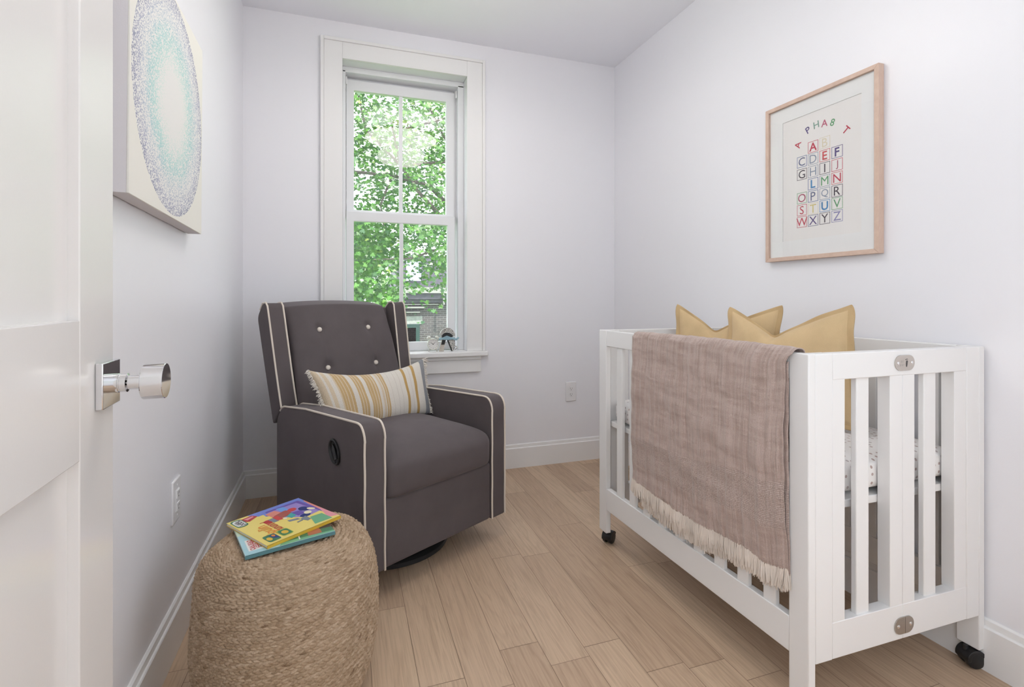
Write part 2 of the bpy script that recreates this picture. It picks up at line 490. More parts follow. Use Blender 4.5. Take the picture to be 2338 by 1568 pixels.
# ------------------------------------------------------------------ things on the walls
def plate_frame(origin, ax):                       # local x along ax, y up, z out of the wall
    ax = Vector((ax[0], ax[1], 0)).normalized(); out = ax.cross(Vector((0, 0, 1)))
    return Matrix(((ax.x, 0, out.x, origin[0]), (ax.y, 0, out.y, origin[1]), (0, 1, 0, origin[2]), (0, 0, 0, 1)))
def wall_outlet(label, mtx, w, h, decora):
    o = empty('wall_outlet', label, 'outlet'); o.matrix_world = mtx
    g = G(); g.box(-w / 2, w / 2, -h / 2, h / 2, -0.001, 0.0065); g.build('cover_plate', M_PLATE, o, 30, 0.004)
    if decora:
        g = G(); g.box(-0.017, 0.017, -0.034, 0.034, 0.006, 0.0085); ins = g.build('insert', M_PLATE, o, 30, 0.001)
    for zc in (0.0195, -0.0195):
        g = G()
        if decora: g.box(-0.014, 0.014, zc - 0.012, zc + 0.012, 0.008, 0.0105)
        else: g.lathe([(0.0165, 0.006), (0.0165, 0.0082), (0.0155, 0.0088), (0, 0.0088)], 28, c=(0, zc, 0))
        s = g.build('socket', M_PLATE, o, 30)
        top = 0.0106 if decora else 0.0089
        g = G(); g.box(-0.0075, -0.0052, zc - .001, zc + .0075, top - .001, top); g.box(0.0052, 0.0075, zc - .001, zc + .0065, top - .001, top)
        g.lathe([(0.0026, top - .001), (0.0026, top), (0, top)], 12, c=(0, zc - 0.0075, 0))
        g.build('slot', M_DARK, s, 30)
    for zc in ((0.0,) if not decora else (0.0475, -0.0475)):
        g = G(); g.lathe([(0.003, 0.006), (0.003, 0.0075), (0.0, 0.008)], 12, c=(0, zc, 0)); g.build('screw', M_PLATE, o)
    return o
wall_outlet('white duplex wall outlet on the wall below and right of the window', plate_frame((1.432, YW, 0.470), (1, 0)), 0.078, 0.130, False)
yo = 1.822
wall_outlet('white wall outlet low on the left wall above the jute pouf', plate_frame((xl(yo), yo, 0.462), (-0.0205, 1)), 0.084, 0.134, True)

# dotted round painting on a deep stretched canvas (left wall)
def canvas_mat():
    t = NT('dotted_painting')
    tc = t.node('ShaderNodeTexCoord')
    sp = t.node('ShaderNodeSeparateXYZ'); t.link(tc.outputs['Object'], sp.inputs[0])
    # local: x along the canvas, y up, circle centre at 0,0
    x, y = sp.outputs[0], sp.outputs[1]
    cb = t.node('ShaderNodeCombineXYZ'); t.link(x, cb.inputs[0]); t.link(y, cb.inputs[1])
    ln = t.node('ShaderNodeVectorMath', operation='LENGTH'); t.link(cb.outputs[0], ln.inputs[0])
    wob = t.noise(cb.outputs[0], 9.0, 3)
    r = t.math('ADD', ln.outputs['Value'], t.math('MULTIPLY_ADD', wob, 0.05, -0.025))
    rr = t.math('DIVIDE', r, 0.312)
    vo = t.node('ShaderNodeTexVoronoi'); t.link(cb.outputs[0], vo.inputs['Vector']); vo.inputs['Scale'].default_value = 235.0
    n2 = t.noise(cb.outputs[0], 24.0, 3)
    thr = t.ramp(rr, [(0.0, (.03, .03, .03)), (0.16, (.10, .10, .10)), (0.36, (.36, .36, .36)), (0.55, (.56, .56, .56)), (0.66, (.50, .50, .50)), (0.76, (.42, .42, .42)), (0.88, (.50, .50, .50)), (1.0, (.54, .54, .54))])
    thr = t.math('MULTIPLY', thr, t.math('MULTIPLY_ADD', n2, 0.7, 0.65))
    dot = t.math('LESS_THAN', vo.outputs['Distance'], thr)
    inside = t.math('LESS_THAN', ln.outputs['Value'], 0.309)
    dot = t.math('MULTIPLY', dot, inside)
    colr = t.ramp(rr, [(0.0, (0.74, 0.77, 0.62)), (0.28, (0.62, 0.77, 0.69)), (0.44, (0.47, 0.71, 0.66)), (0.62, (0.40, 0.62, 0.62)), (0.74, (0.46, 0.54, 0.62)), (0.88, (0.40, 0.41, 0.52)), (1.0, (0.27, 0.28, 0.38))])
    base = t.mix(inside, (0.82, 0.80, 0.74), (0.80, 0.79, 0.77))
    col = t.mix(dot, base, colr)
    t.bump(t.math('MULTIPLY', dot, 1.0), 0.15, 0.001)
    return t.set(col, 0.7, 0, 0.2)
cv = empty('canvas_painting', 'large square canvas with a dotted teal and lavender disc, on the left wall', 'painting')
cw = 0.635
ccy = 1.638; ccx = xl(ccy)
mt = plate_frame((ccx, ccy, 1.6435), (-0.0205, 1)) @ Matrix.Rotation(math.radians(-1.4), 4, 'Z')
cv.matrix_world = mt
g = G(); g.box(-cw / 2, cw / 2, -cw / 2, cw / 2, 0.0405, 0.0450)
g.build('painted_front', canvas_mat(), cv, 30, 0.001)
g = G(); g.box(-cw / 2, cw / 2, -cw / 2, cw / 2, 0.004, 0.0405)
g.build('canvas_edge', wall_paint('raw_canvas', (0.70, 0.67, 0.68), 0.8, 0.1), cv, 30, 0.001)

# alphabet print in a pale wood frame (right wall)
fy = 1.483
fr = empty('framed_print', 'alphabet print with coloured letter squares in a pale wood frame above the crib', 'picture')
FW, FH, FD = 0.480, 0.658, 0.028
fr.matrix_world = plate_frame((xr(fy), fy, 1.5915), (0.0165, -1)) @ Matrix.Scale(1.0155, 4)
def wood_pale():
    t = NT('pale_frame_wood')
    f = t.noise(t.coord((6, 6, 60)), 6.0, 4, 0.6)
    col = t.ramp(f, [(0.3, (0.60, 0.43, 0.345)), (0.7, (0.68, 0.51, 0.415))])
    return t.set(col, 0.45, 0, 0.3)
g = G()
o4 = [(-FW / 2, -FH / 2), (FW / 2, -FH / 2), (FW / 2, FH / 2), (-FW / 2, FH / 2)]
b = 0.0165
for k in range(4):
    p, q = o4[k], o4[(k + 1) % 4]
    ip = (p[0] - math.copysign(b, p[0]), p[1] - math.copysign(b, p[1])); iq = (q[0] - math.copysign(b, q[0]), q[1] - math.copysign(b, q[1]))
    g.prism([p, q, iq, ip], lambda a, h: (a[0], a[1], h), 0.001, FD)
g.build('frame', wood_pale(), fr, 30, 0.0012)
g = G(); ring(g, -FW / 2 + .010, FW / 2 - .010, -FH / 2 + .010, FH / 2 - .010, -0.161, 0.172, -0.247, 0.252, 0.014, 0.0165)
g.v = [(x, z, y) for x, y, z in g.v]
g.build('mat_board', plain('mat_board', (0.88, 0.875, 0.865), 0.8), fr, 0)
g = G(); g.box(-0.20, 0.205, -0.29, 0.29, 0.010, 0.0135)
pr = g.build('print', plain('print_paper', (0.88, 0.85, 0.825), 0.8), fr, 0)
LC = dict(red='#c4384f', rose='#bf5a77', blue='#3f5f9a', sky='#3f86bd', black='#3b2f3c', grey='#8f9aac', green='#5f9f6d', sage='#7fa392', orange='#cf5557', purple='#54437f', lilac='#8b86b5', yellow='#dfcf86', pale='#e3d9bf', slate='#5c6488', wine='#a94a63')
lmats = {k: plain('ink_' + k, v, 0.8) for k, v in LC.items()}
def letter(ch, q0, q1, size, ink, rot=0.0, box=None, bold=0.0):
    vs, fs = text_mesh(ch, 1.0, bold)
    xs = [v[0] for v in vs]; ys = [v[1] for v in vs]
    cx, cy = (min(xs) + max(xs)) / 2, (min(ys) + max(ys)) / 2; k = size / (max(ys) - min(ys))
    c, s = math.cos(rot), math.sin(rot)
    X = q0 - FW / 2; Y = q1 - FH / 2
    lt = G(); lt.add([(X + k * ((v[0] - cx) * c - (v[1] - cy) * s), Y + k * ((v[0] - cx) * s + (v[1] - cy) * c), 0.0139) for v in vs], fs)
    if True:
        w = 0.0222
        if box:
            n0 = len(lt.v); ring(lt, X - w, X + w, Y - w, Y + w, X - w + .0018, X + w - .0018, Y - w + .0018, Y + w - .0018, 0.0136, 0.0138, 1)
            lt.v[n0:] = [(x, z, y) for x, y, z in lt.v[n0:]]
    lt.build('letter_tile' if box else 'title_letter', [lmats[ink], lmats[box or ink]], pr, 0, fix=False)
cols = (0.168, 0.218, 0.268, 0.318)
rows = {'A': (1, .444, 'red', 'red'), 'B': (2, .446, 'pale', 'pale'), 'C': (0, .397, 'slate', 'blue'), 'D': (1, .396, 'grey', 'grey'), 'E': (2, .396, 'orange', 'orange'), 'F': (3, .396, 'purple', 'purple'),
        'G': (0, .346, 'black', 'black'), 'H': (1, .346, 'grey', 'grey'), 'I': (2, .347, 'black', 'black'), 'J': (3, .347, 'wine', 'red'), 'L': (1, .297, 'sky', 'blue'), 'M': (2, .298, 'green', 'grey'), 'N': (3, .298, 'red', 'orange'),
        'O': (0, .250, 'wine', 'green'), 'P': (1, .248, 'slate', 'blue'), 'Q': (2, .249, 'grey', 'grey'), 'R': (3, .249, 'black', 'black'), 'S': (0, .201, 'red', 'red'), 'T': (1, .199, 'yellow', 'pale'), 'U': (2, .201, 'sky', 'sky'), 'V': (3, .202, 'green', 'green'),
        'W': (0, .153, 'red', 'red'), 'X': (1, .152, 'purple', 'slate'), 'Y': (2, .153, 'black', 'black'), 'Z': (3, .154, 'lilac', 'lilac')}
for ch, (ci, z, ink, bx) in rows.items():
    letter(ch, cols[ci], z, 0.033, ink, 0, bx, 0.02 if ch in 'AEFLU' else 0.0)
for ch, q0, z, ink, rot in (('A', .149, .470, 'red', 1.25), ('P', .196, .517, 'purple', 0.45), ('H', .232, .526, 'sage', 0.12), ('A', .267, .521, 'rose', -0.05), ('8', .300, .513, 'green', -0.35), ('T', .353, .467, 'red', -0.85)):
    letter(ch, q0, z, 0.027, ink, rot, None, 0.01)
g = G(); g.box(-FW / 2 + .014, FW / 2 - .014, -FH / 2 + .014, FH / 2 - .014, 0.0195, 0.0215)
g.build('glass', M_GLASS, fr, 0)

# ------------------------------------------------------------------ lamps
def emit_mat(name, color, strength):
    t = NT(name); e = t.node('ShaderNodeEmission'); e.inputs[0].default_value = c4(color); e.inputs[1].default_value = strength
    t.link(e.outputs[0], t.out.inputs['Surface']); return t.m
lamp = empty('ceiling_lamp', 'two-tier opal ceiling lamp with brass rim hanging over the room', 'lamp', (0.47, 1.80, HC))
M_BRASS = plain('brass', (0.60, 0.46, 0.28), 0.3, 1.0)
g = G(); g.lathe([(0.0, 0.0), (0.075, 0.0), (0.075, -0.018), (0.060, -0.026), (0.0, -0.026)], 32); g.build('canopy', M_BRASS, lamp)
g = G(); g.lathe([(0.009, -0.02), (0.009, -0.36)], 12); g.build('stem', M_BRASS, lamp)
M_OPAL = emit_mat('opal_glass', (1.0, 0.96, 0.91), LAMP_STRENGTH)
g = G(); g.lathe([(0.010, -0.110), (0.20, -0.115), (0.315, -0.135), (0.325, -0.150), (0.30, -0.170), (0.16, -0.195), (0.010, -0.200)], 40); g.build('upper_shade', M_OPAL, lamp)
g = G(); g.lathe([(0.010, -0.270), (0.19, -0.275), (0.205, -0.290), (0.205, -0.345), (0.18, -0.365), (0.010, -0.372)], 40); g.build('lower_shade', M_OPAL, lamp)
g = G(); g.lathe([(0.318, -0.140), (0.332, -0.140), (0.332, -0.160), (0.318, -0.160), (0.318, -0.140)], 40); g.build('rim', M_BRASS, lamp)
# ------------------------------------------------------------------ outside: lawn, brick house, trees
g = G(); g.box(-40, 50, 3.6, 70, -3.4, -3.2)
t = NT('lawn'); f = t.noise(t.coord(), 3.0, 5)
structure(g.build('lawn', t.set(t.ramp(f, [(0.3, (0.06, 0.14, 0.03)), (0.7, (0.14, 0.28, 0.07))]), 0.9), smooth=0), 'green lawn below the window', 'lawn')

def brick_mat():
    t = NT('old_brick')
    tc = t.node('ShaderNodeTexCoord'); mp = t.node('ShaderNodeMapping'); mp.inputs['Rotation'].default_value = (PI / 2, 0, 0)
    t.link(tc.outputs['Object'], mp.inputs['Vector'])
    br = t.node('ShaderNodeTexBrick'); t.link(mp.outputs['Vector'], br.inputs['Vector'])
    br.inputs['Scale'].default_value = 1.0; br.inputs['Brick Width'].default_value = 0.24; br.inputs['Row Height'].default_value = 0.078
    br.inputs['Mortar Size'].default_value = 0.012; br.inputs['Color1'].default_value = c4((0.085, 0.068, 0.068)); br.inputs['Color2'].default_value = c4((0.045, 0.04, 0.047)); br.inputs['Mortar'].default_value = c4((0.15, 0.145, 0.15))
    n = t.noise(tc.outputs['Object'], 0.9, 4)
    col = t.mix(t.math('MULTIPLY', n, 0.4), br.outputs['Color'], (0.11, 0.11, 0.12))
    return t.set(col, 0.9)
M_ROOFM = plain('roof_metal', (0.075, 0.072, 0.095), 0.6, var=0.2)
M_GREENF = plain('dark_green_paint', (0.015, 0.05, 0.045), 0.5)
M_FASCIA = plain('pale_fascia', (0.30, 0.295, 0.285), 0.6)
bld = empty('brick_house', 'dark brick house with flat roof edge seen through the lower sash', 'building', (2.9, 18.8, -3.2))
g = G(); g.box(-1.6, 5.0, 0, 6, 0, 4.20); g.build('brick_wall', brick_mat(), bld, 0)
g = G(); g.box(-1.8, 5.2, -0.25, 6.2, 4.26, 4.48); g.box(-1.7, 5.1, -0.15, 6.1, 4.12, 4.28); g.build('cornice', M_ROOFM, bld, 0)
g = G(); g.box(-1.85, 5.25, -0.32, 6.25, 4.48, 4.70); g.build('roof_edge', M_FASCIA, bld, 0)
g = G(); g.box(-1.2, -0.1, -0.20, 0.0, 3.92, 3.97); g.box(-1.1, -0.3, -0.14, 0.0, 3.75, 3.79); g.box(-1.0, 0.4, -0.10, 0.0, 4.04, 4.08); g.build('brick_corbel', M_FASCIA, bld, 0)
g = G(); g.box(-1.0, 4.6, 1.8, 6.0, 4.70, 6.05); up_ = g.build('upper_storey', M_ROOFM, bld, 0)
g = G(); ring(g, -1.50, -0.30, 1.75, 3.32, -1.36, -0.44, 1.90, 3.18, -0.04, 0.06); w_ = g.build('window_frame', M_GREENF, bld, 0)
g = G(); g.box(-1.36, -0.44, -0.0, 0.03, 1.90, 3.18); g.build('window_pane', plain('dull_pane', (0.36, 0.40, 0.45), 0.15), w_, 0)
g = G(); g.box(-1.60, -0.20, -0.02, 0.02, 3.32, 3.62); g.build('lintel', plain('stone_lintel', (0.28, 0.29, 0.285), 0.9, var=0.2), bld, 0)
g = G(); g.box(-0.6, 0.0, 1.75, 1.8, 5.0, 5.8); g.build('upper_window', plain('pale_blue_trim', (0.42, 0.47, 0.62), 0.5), bld, 0)
g = G(); g.tube([(0.55, -0.38, 4.05), (0.55, -0.38, 4.95)], 0.035, 8); g.build('drain_pipe', M_FASCIA, bld)

def leaf_mat(name, dark, light):
    t = NT(name)
    a = t.attr('tone')
    col = t.ramp(a.outputs['Fac'], [(0.0, dark), (0.6, light), (0.92, tuple(min(1, x * 1.25) for x in light)), (1.0, (0.42, 0.46, 0.12))])
    d = t.node('ShaderNodeBsdfDiffuse'); tr = t.node('ShaderNodeBsdfTranslucent'); gl = t.node('ShaderNodeBsdfGlossy'); gl.inputs['Roughness'].default_value = 0.35
    t.link(col, d.inputs[0]); t.link(col, tr.inputs[0])
    m1 = t.node('ShaderNodeMixShader'); m1.inputs[0].default_value = 0.42; t.link(d.outputs[0], m1.inputs[1]); t.link(tr.outputs[0], m1.inputs[2])
    m2 = t.node('ShaderNodeMixShader'); m2.inputs[0].default_value = 0.05; t.link(m1.outputs[0], m2.inputs[1]); t.link(gl.outputs[0], m2.inputs[2])
    t.link(m2.outputs[0], t.out.inputs['Surface']); return t.m
M_LEAF = leaf_mat('maple_leaf', (0.012, 0.085, 0.030), (0.085, 0.230, 0.028))
M_BARK = plain('bark', (0.105, 0.085, 0.075), 0.9, var=0.3)
LT = np.array([(0, -0.5), (0.10, -0.12), (0.42, -0.30), (0.34, -0.02), (0.52, 0.14), (0.24, 0.16), (0.20, 0.32), (0.0, 0.56), (-0.20, 0.32), (-0.24, 0.16), (-0.52, 0.14), (-0.34, -0.02), (-0.42, -0.30), (-0.10, -0.12)])
def leaves(name, pts, size, parent, off):
    n = len(pts); k = len(LT)
    rx = NR.uniform(0.25, 1.35, n); rz = NR.uniform(0, 2 * PI, n); ry = NR.uniform(-0.7, 0.7, n)
    sz = size * NR.uniform(0.6, 1.25, n)
    P = np.zeros((n, k, 3)); P[:, :, 0] = LT[:, 0] * sz[:, None]; P[:, :, 1] = LT[:, 1] * sz[:, None]
    P[:, :, 2] = -np.abs(P[:, :, 0]) * 0.25
    def rot(P, a, i, j):
        c, s = np.cos(a)[:, None], np.sin(a)[:, None]; A = P[:, :, i] * c - P[:, :, j] * s; B = P[:, :, i] * s + P[:, :, j] * c
        P[:, :, i], P[:, :, j] = A, B
    rot(P, rz, 0, 1); rot(P, rx, 1, 2); rot(P, ry, 0, 2)
    P += np.asarray(pts)[:, None, :] - np.asarray(off)
    me = bpy.data.meshes.new(name)
    me.vertices.add(n * k); me.vertices.foreach_set('co', P.ravel())
    me.loops.add(n * k); me.loops.foreach_set('vertex_index', np.arange(n * k))
    me.polygons.add(n); me.polygons.foreach_set('loop_start', np.arange(n) * k); me.polygons.foreach_set('loop_total', np.full(n, k))
    me.materials.append(M_LEAF); me.update(calc_edges=True); me.validate()
    o = bpy.data.objects.new(name, me); COL.objects.link(o); o.parent = parent
    face_attr(o, 'tone', np.clip(NR.beta(2.2, 2.2, n), 0, 1)); o['kind'] = 'stuff'
    return o
def blobs(n, centres, spread):
    c = np.asarray(centres); i = NR.integers(0, len(c), n)
    return c[i] + NR.normal(0, 1, (n, 3)) * spread
tree = empty('maple_tree', 'leafy green maple filling the view through the window', 'tree', (3.1, 10.2, -3.2))
to = np.array(tree.location)
g = G(); g.tube([Vector(p) - tree.location for p in [(3.1, 10.2, -3.2), (3.05, 10.2, -1.0), (2.95, 10.1, 1.2), (2.85, 10.0, 3.2), (2.7, 9.9, 5.4)]], [0.26, 0.22, 0.19, 0.15, 0.08], 12); g.build('trunk', M_BARK, tree)
BR = [[(2.9, 10.1, 2.0), (2.2, 9.5, 2.55), (1.45, 9.1, 3.15), (0.75, 8.9, 3.25), (-0.6, 8.6, 3.20)],
      [(2.95, 10.1, 1.2), (2.1, 9.2, 2.05), (1.55, 8.8, 2.60), (1.15, 8.6, 2.95), (0.85, 8.5, 3.35), (0.7, 8.4, 4.0)],
      [(2.85, 10.0, 3.0), (2.0, 9.4, 3.75), (1.2, 9.0, 3.50), (0.9, 8.8, 3.4), (0.3, 8.6, 3.9), (0.1, 8.5, 4.8)],
      [(2.85, 10.0, 3.2), (1.9, 8.6, 4.35), (1.3, 8.2, 4.0), (0.9, 8.0, 3.8)],
      [(0.75, 8.9, 3.25), (0.55, 8.8, 2.7), (0.62, 8.8, 2.2)],
      [(2.0, 9.4, 3.75), (1.5, 9.0, 4.4), (1.1, 8.9, 5.1)],
      [(2.1, 9.2, 2.05), (1.5, 8.6, 1.95), (1.0, 8.3, 1.75), (0.4, 8.0, 1.7)]]
for i, p in enumerate(BR):
    g = G(); r0 = (0.060, 0.052, 0.040, 0.034, 0.022, 0.024, 0.026)[i]
    g.tube([Vector(q) - tree.location for q in p], [r0 * (1 - 0.65 * k / (len(p) - 1)) for k in range(len(p))], 7); g.build('branch', M_BARK, tree)
cen = []
while len(cen) < 620:
    p = np.array([NR.uniform(-2.6, 4.6), NR.uniform(7.2, 12.0), NR.uniform(0.6, 7.0)])
    q = (p - np.array([1.0, 9.6, 3.4])) / np.array([3.8, 2.6, 3.6])
    if q @ q > 1: continue
    a = p[0] / p[1]
    lim = 0.85 if a < 0.085 else 1.30 + 0.02 * p[1] + 0.3 * math.sin(p[0] * 9)
    if p[2] < lim: continue
    cen.append(p)
pts = blobs(37000, cen, (0.30, 0.30, 0.19))
leaves('foliage', pts, 0.088, tree, to)
sh = empty('garden_shrub', 'green shrub in front of the brick house', 'shrub', (1.75, 17.0, -3.2))
g = G(); g.tube([(0, 0, 0), (0.05, 0, 1.4), (0.0, 0.1, 2.4)], [0.05, 0.04, 0.02], 7); g.build('stem', M_BARK, sh)
leaves('foliage', blobs(420, [(1.75, 17.0, -0.75), (1.60, 16.9, -1.1), (1.95, 17.1, -1.15), (1.5, 17, -0.6)], (0.22, 0.25, 0.22)), 0.16, sh, np.array(sh.location))
far = empty('background_tree', 'pale green tree further back on the left of the brick house', 'tree', (-0.6, 14.2, -3.2))
g = G(); g.tube([(0, 0, 0), (0.1, 0, 2.5), (0.4, 0, 5.0)], [0.2, 0.16, 0.07], 9); g.build('trunk', M_BARK, far)
cen = [np.array([-0.2, 14.2, 1.2]) + np.clip(NR.normal(0, 1, 3), -1.6, 1.6) * np.array([0.75, 0.8, 1.3]) for _ in range(90)]
leaves('foliage', blobs(5200, cen, (0.30, 0.3, 0.25)), 0.17, far, np.array(far.location))

# ------------------------------------------------------------------ things on the window stool
ZS = 0.767
clk = empty('alarm_clock', 'small round cream twin-bell alarm clock on the window sill', 'clock', (0.506, 3.066, ZS), -0.06)
M_CREAM = plain('cream_enamel', (0.70, 0.70, 0.62), 0.3)
zf = 0.047
Y = lambda x, y, z: (x, -z, zf + y)
g = G(); g.lathe([(0.0, -0.018), (0.030, -0.018), (0.0355, -0.012), (0.0355, 0.012), (0.034, 0.0155), (0.0315, 0.0155), (0.0310, 0.012), (0.0, 0.012)], 40, fn=Y); g.build('case', M_CREAM, clk)
g = G(); g.lathe([(0.0, 0.0115), (0.0312, 0.0115), (0.0312, 0.0122), (0.0, 0.0124)], 40, fn=Y); dial = g.build('dial', plain('dial_white', (0.78, 0.76, 0.74), 0.5), clk)
g = G()
for k in range(12):
    a = k * PI / 6; r = 0.0245; w = 0.0013 if k % 3 else 0.0020
    g.lathe([(w, 0.0120), (w, 0.0130), (0.0, 0.0130)], 8, fn=lambda x, y, z, a=a, r=r: (r * math.sin(a) + x, -z, zf + r * math.cos(a) + y))
g.build('hour_marks', M_DARK, dial)
for a, L, w in ((-0.92, 0.0185, 0.0016), (0.80, 0.0205, 0.0012)):
    g = G(); d = Vector((math.sin(a), 0, math.cos(a))); n = Vector((d.z, 0, -d.x)) * w; c = Vector((0, -0.0133, zf))
    p = [c - d * 0.003 - n, c + d * L - n * 0.5, c + d * L + n * 0.5, c - d * 0.003 + n]
    g.add(p + [q + Vector((0, -0.0008, 0)) for q in p], [(0, 1, 2, 3), (7, 6, 5, 4), (0, 4, 5, 1), (1, 5, 6, 2), (2, 6, 7, 3), (3, 7, 4, 0)]); g.build('hand', M_DARK, dial, 0)
for sx in (-1, 1):
    g = G(); ax = Vector((sx * 0.55, 0, 0.83)).normalized(); q = ax.to_track_quat('Z', 'Y').to_matrix(); c = Vector((sx * 0.0215, 0, zf + 0.033))
    g.lathe([(0.0, 0.0), (0.004, 0.0), (0.0045, 0.004), (0.0145, 0.005), (0.0135, 0.011), (0.009, 0.0155), (0.003, 0.018), (0.0, 0.0185)], 24, fn=lambda x, y, z: tuple(c + q @ Vector((x, y, z)))); g.build('bell', M_CREAM, clk)
    g = G(); g.tube([(sx * 0.018, 0, zf - 0.030), (sx * 0.027, -0.002, 0.0005)], [0.0035, 0.0028], 8); g.build('foot', M_NICKEL, clk)

def speckle():
    t = NT('speckled_paper')
    v = t.node('ShaderNodeTexVoronoi'); t.link(t.coord(), v.inputs['Vector']); v.inputs['Scale'].default_value = 210.0
    f = t.math('LESS_THAN', v.outputs['Distance'], 0.42)
    return t.set(t.mix(f, (0.62, 0.60, 0.56), (0.035, 0.035, 0.045)), 0.6)
M_SPK = speckle()
orn = empty('sill_ornament', 'small speckled arched ornament with a light blue crossbar beside the alarm clock', 'ornament', (0.597, 3.072, ZS), 0.0)
P3 = lambda p, h: (p[0], h, p[1])
arc = [(0.050 * math.cos(a), 0.088 + 0.058 * math.sin(a)) for a in np.linspace(0.12, PI - 0.35, 18)]
inn = [(0.036 * math.cos(a) - .001, 0.088 + 0.030 * math.sin(a)) for a in np.linspace(PI - 0.2, 0.12, 18)]
g = G(); g.prism(arc + inn, P3, -0.008, 0.010); g.build('arch', M_SPK, orn, 30)
g = G(); g.prism([(0.035 * math.cos(a) - .001, 0.087 + 0.029 * math.sin(a)) for a in np.linspace(0, PI, 16)], P3, -0.003, 0.006); g.build('arch_panel', plain('slate_black', (0.02, 0.022, 0.026), 0.5), orn, 30)
g = G(); g.prism([(-0.056, 0.082), (-0.030, 0.086), (-0.004, 0.097), (0.022, 0.087), (0.045, 0.084), (0.055, 0.076), (0.062, 0.083), (0.071, 0.086), (0.076, 0.081), (0.066, 0.074), (0.058, 0.066), (0.046, 0.068), (0.030, 0.073), (-0.006, 0.070), (-0.030, 0.074), (-0.055, 0.070)], P3, -0.014, 0.006); g.build('crossbar', plain('light_blue_paint', (0.28, 0.44, 0.52), 0.4), orn, 30, 0.002)
g = G(); g.prism([(-0.034, 0.072), (-0.052, 0.0), (-0.024, 0.0), (-0.010, 0.070)], P3, -0.006, 0.008); lg_ = g.build('leg', plain('stone_beige', (0.52, 0.47, 0.41), 0.6), orn, 30, 0.001)
g = G(); g.prism([(-0.033, 0.071), (-0.040, 0.042), (-0.019, 0.042), (-0.011, 0.070)], P3, -0.008, -0.0055); g.build('dark_patch', M_DARK, lg_, 0)
g = G(); g.prism([(-0.002, 0.070), (0.028, 0.0), (0.040, 0.0), (0.050, 0.030), (0.046, 0.086), (0.012, 0.070)], P3, -0.004, 0.010); lg2 = g.build('leg', M_SPK, orn, 30, 0.001)
g = G(); g.prism([(-0.003, 0.070), (0.024, 0.0), (0.033, 0.0), (0.006, 0.070)], P3, -0.0065, -0.0035); g.build('dark_stripe', M_DARK, lg2, 0)
g = G(); g.tube([(0.052 + 0.009 * math.cos(a), -0.002, 0.020 + 0.009 * math.sin(a)) for a in np.linspace(-2.6, 2.4, 18)], 0.0032, 8); g.build('curl', M_SPK, orn)

# ------------------------------------------------------------------ jute pouf
PX, PY, PR, PH = -0.1526, 1.492, 0.2355, 0.445
def pouf_profile():
    ctrl = [(0.0, 0.438), (0.05, 0.438), (0.10, 0.441), (0.145, PH), (0.180, 0.438), (0.207, 0.415), (0.225, 0.375), (0.233, 0.325), (PR, 0.26), (0.234, 0.18), (0.226, 0.11), (0.212, 0.055), (0.194, 0.018), (0.172, 0.002), (0.10, 0.0), (0.0, 0.0)]
    P = []
    for i in range(len(ctrl) - 1):
        p0 = ctrl[max(i - 1, 0)]; p1 = ctrl[i]; p2 = ctrl[i + 1]; p3 = ctrl[min(i + 2, len(ctrl) - 1)]
        for k in range(12):
            t = k / 12
            P.append(tuple(0.5 * (2 * p1[j] + (p2[j] - p0[j]) * t + (2 * p0[j] - 5 * p1[j] + 4 * p2[j] - p3[j]) * t * t + (3 * p1[j] - p0[j] - 3 * p2[j] + p3[j]) * t ** 3) for j in (0, 1)))
    P.append(ctrl[-1])
    P = np.array(P); P[:, 1] = np.maximum(P[:, 1], 0.0); P[:, 0] = np.maximum(P[:, 0], 0.0)
    d = np.r_[0, np.cumsum(np.hypot(*np.diff(P, axis=0).T))]
    return P, d
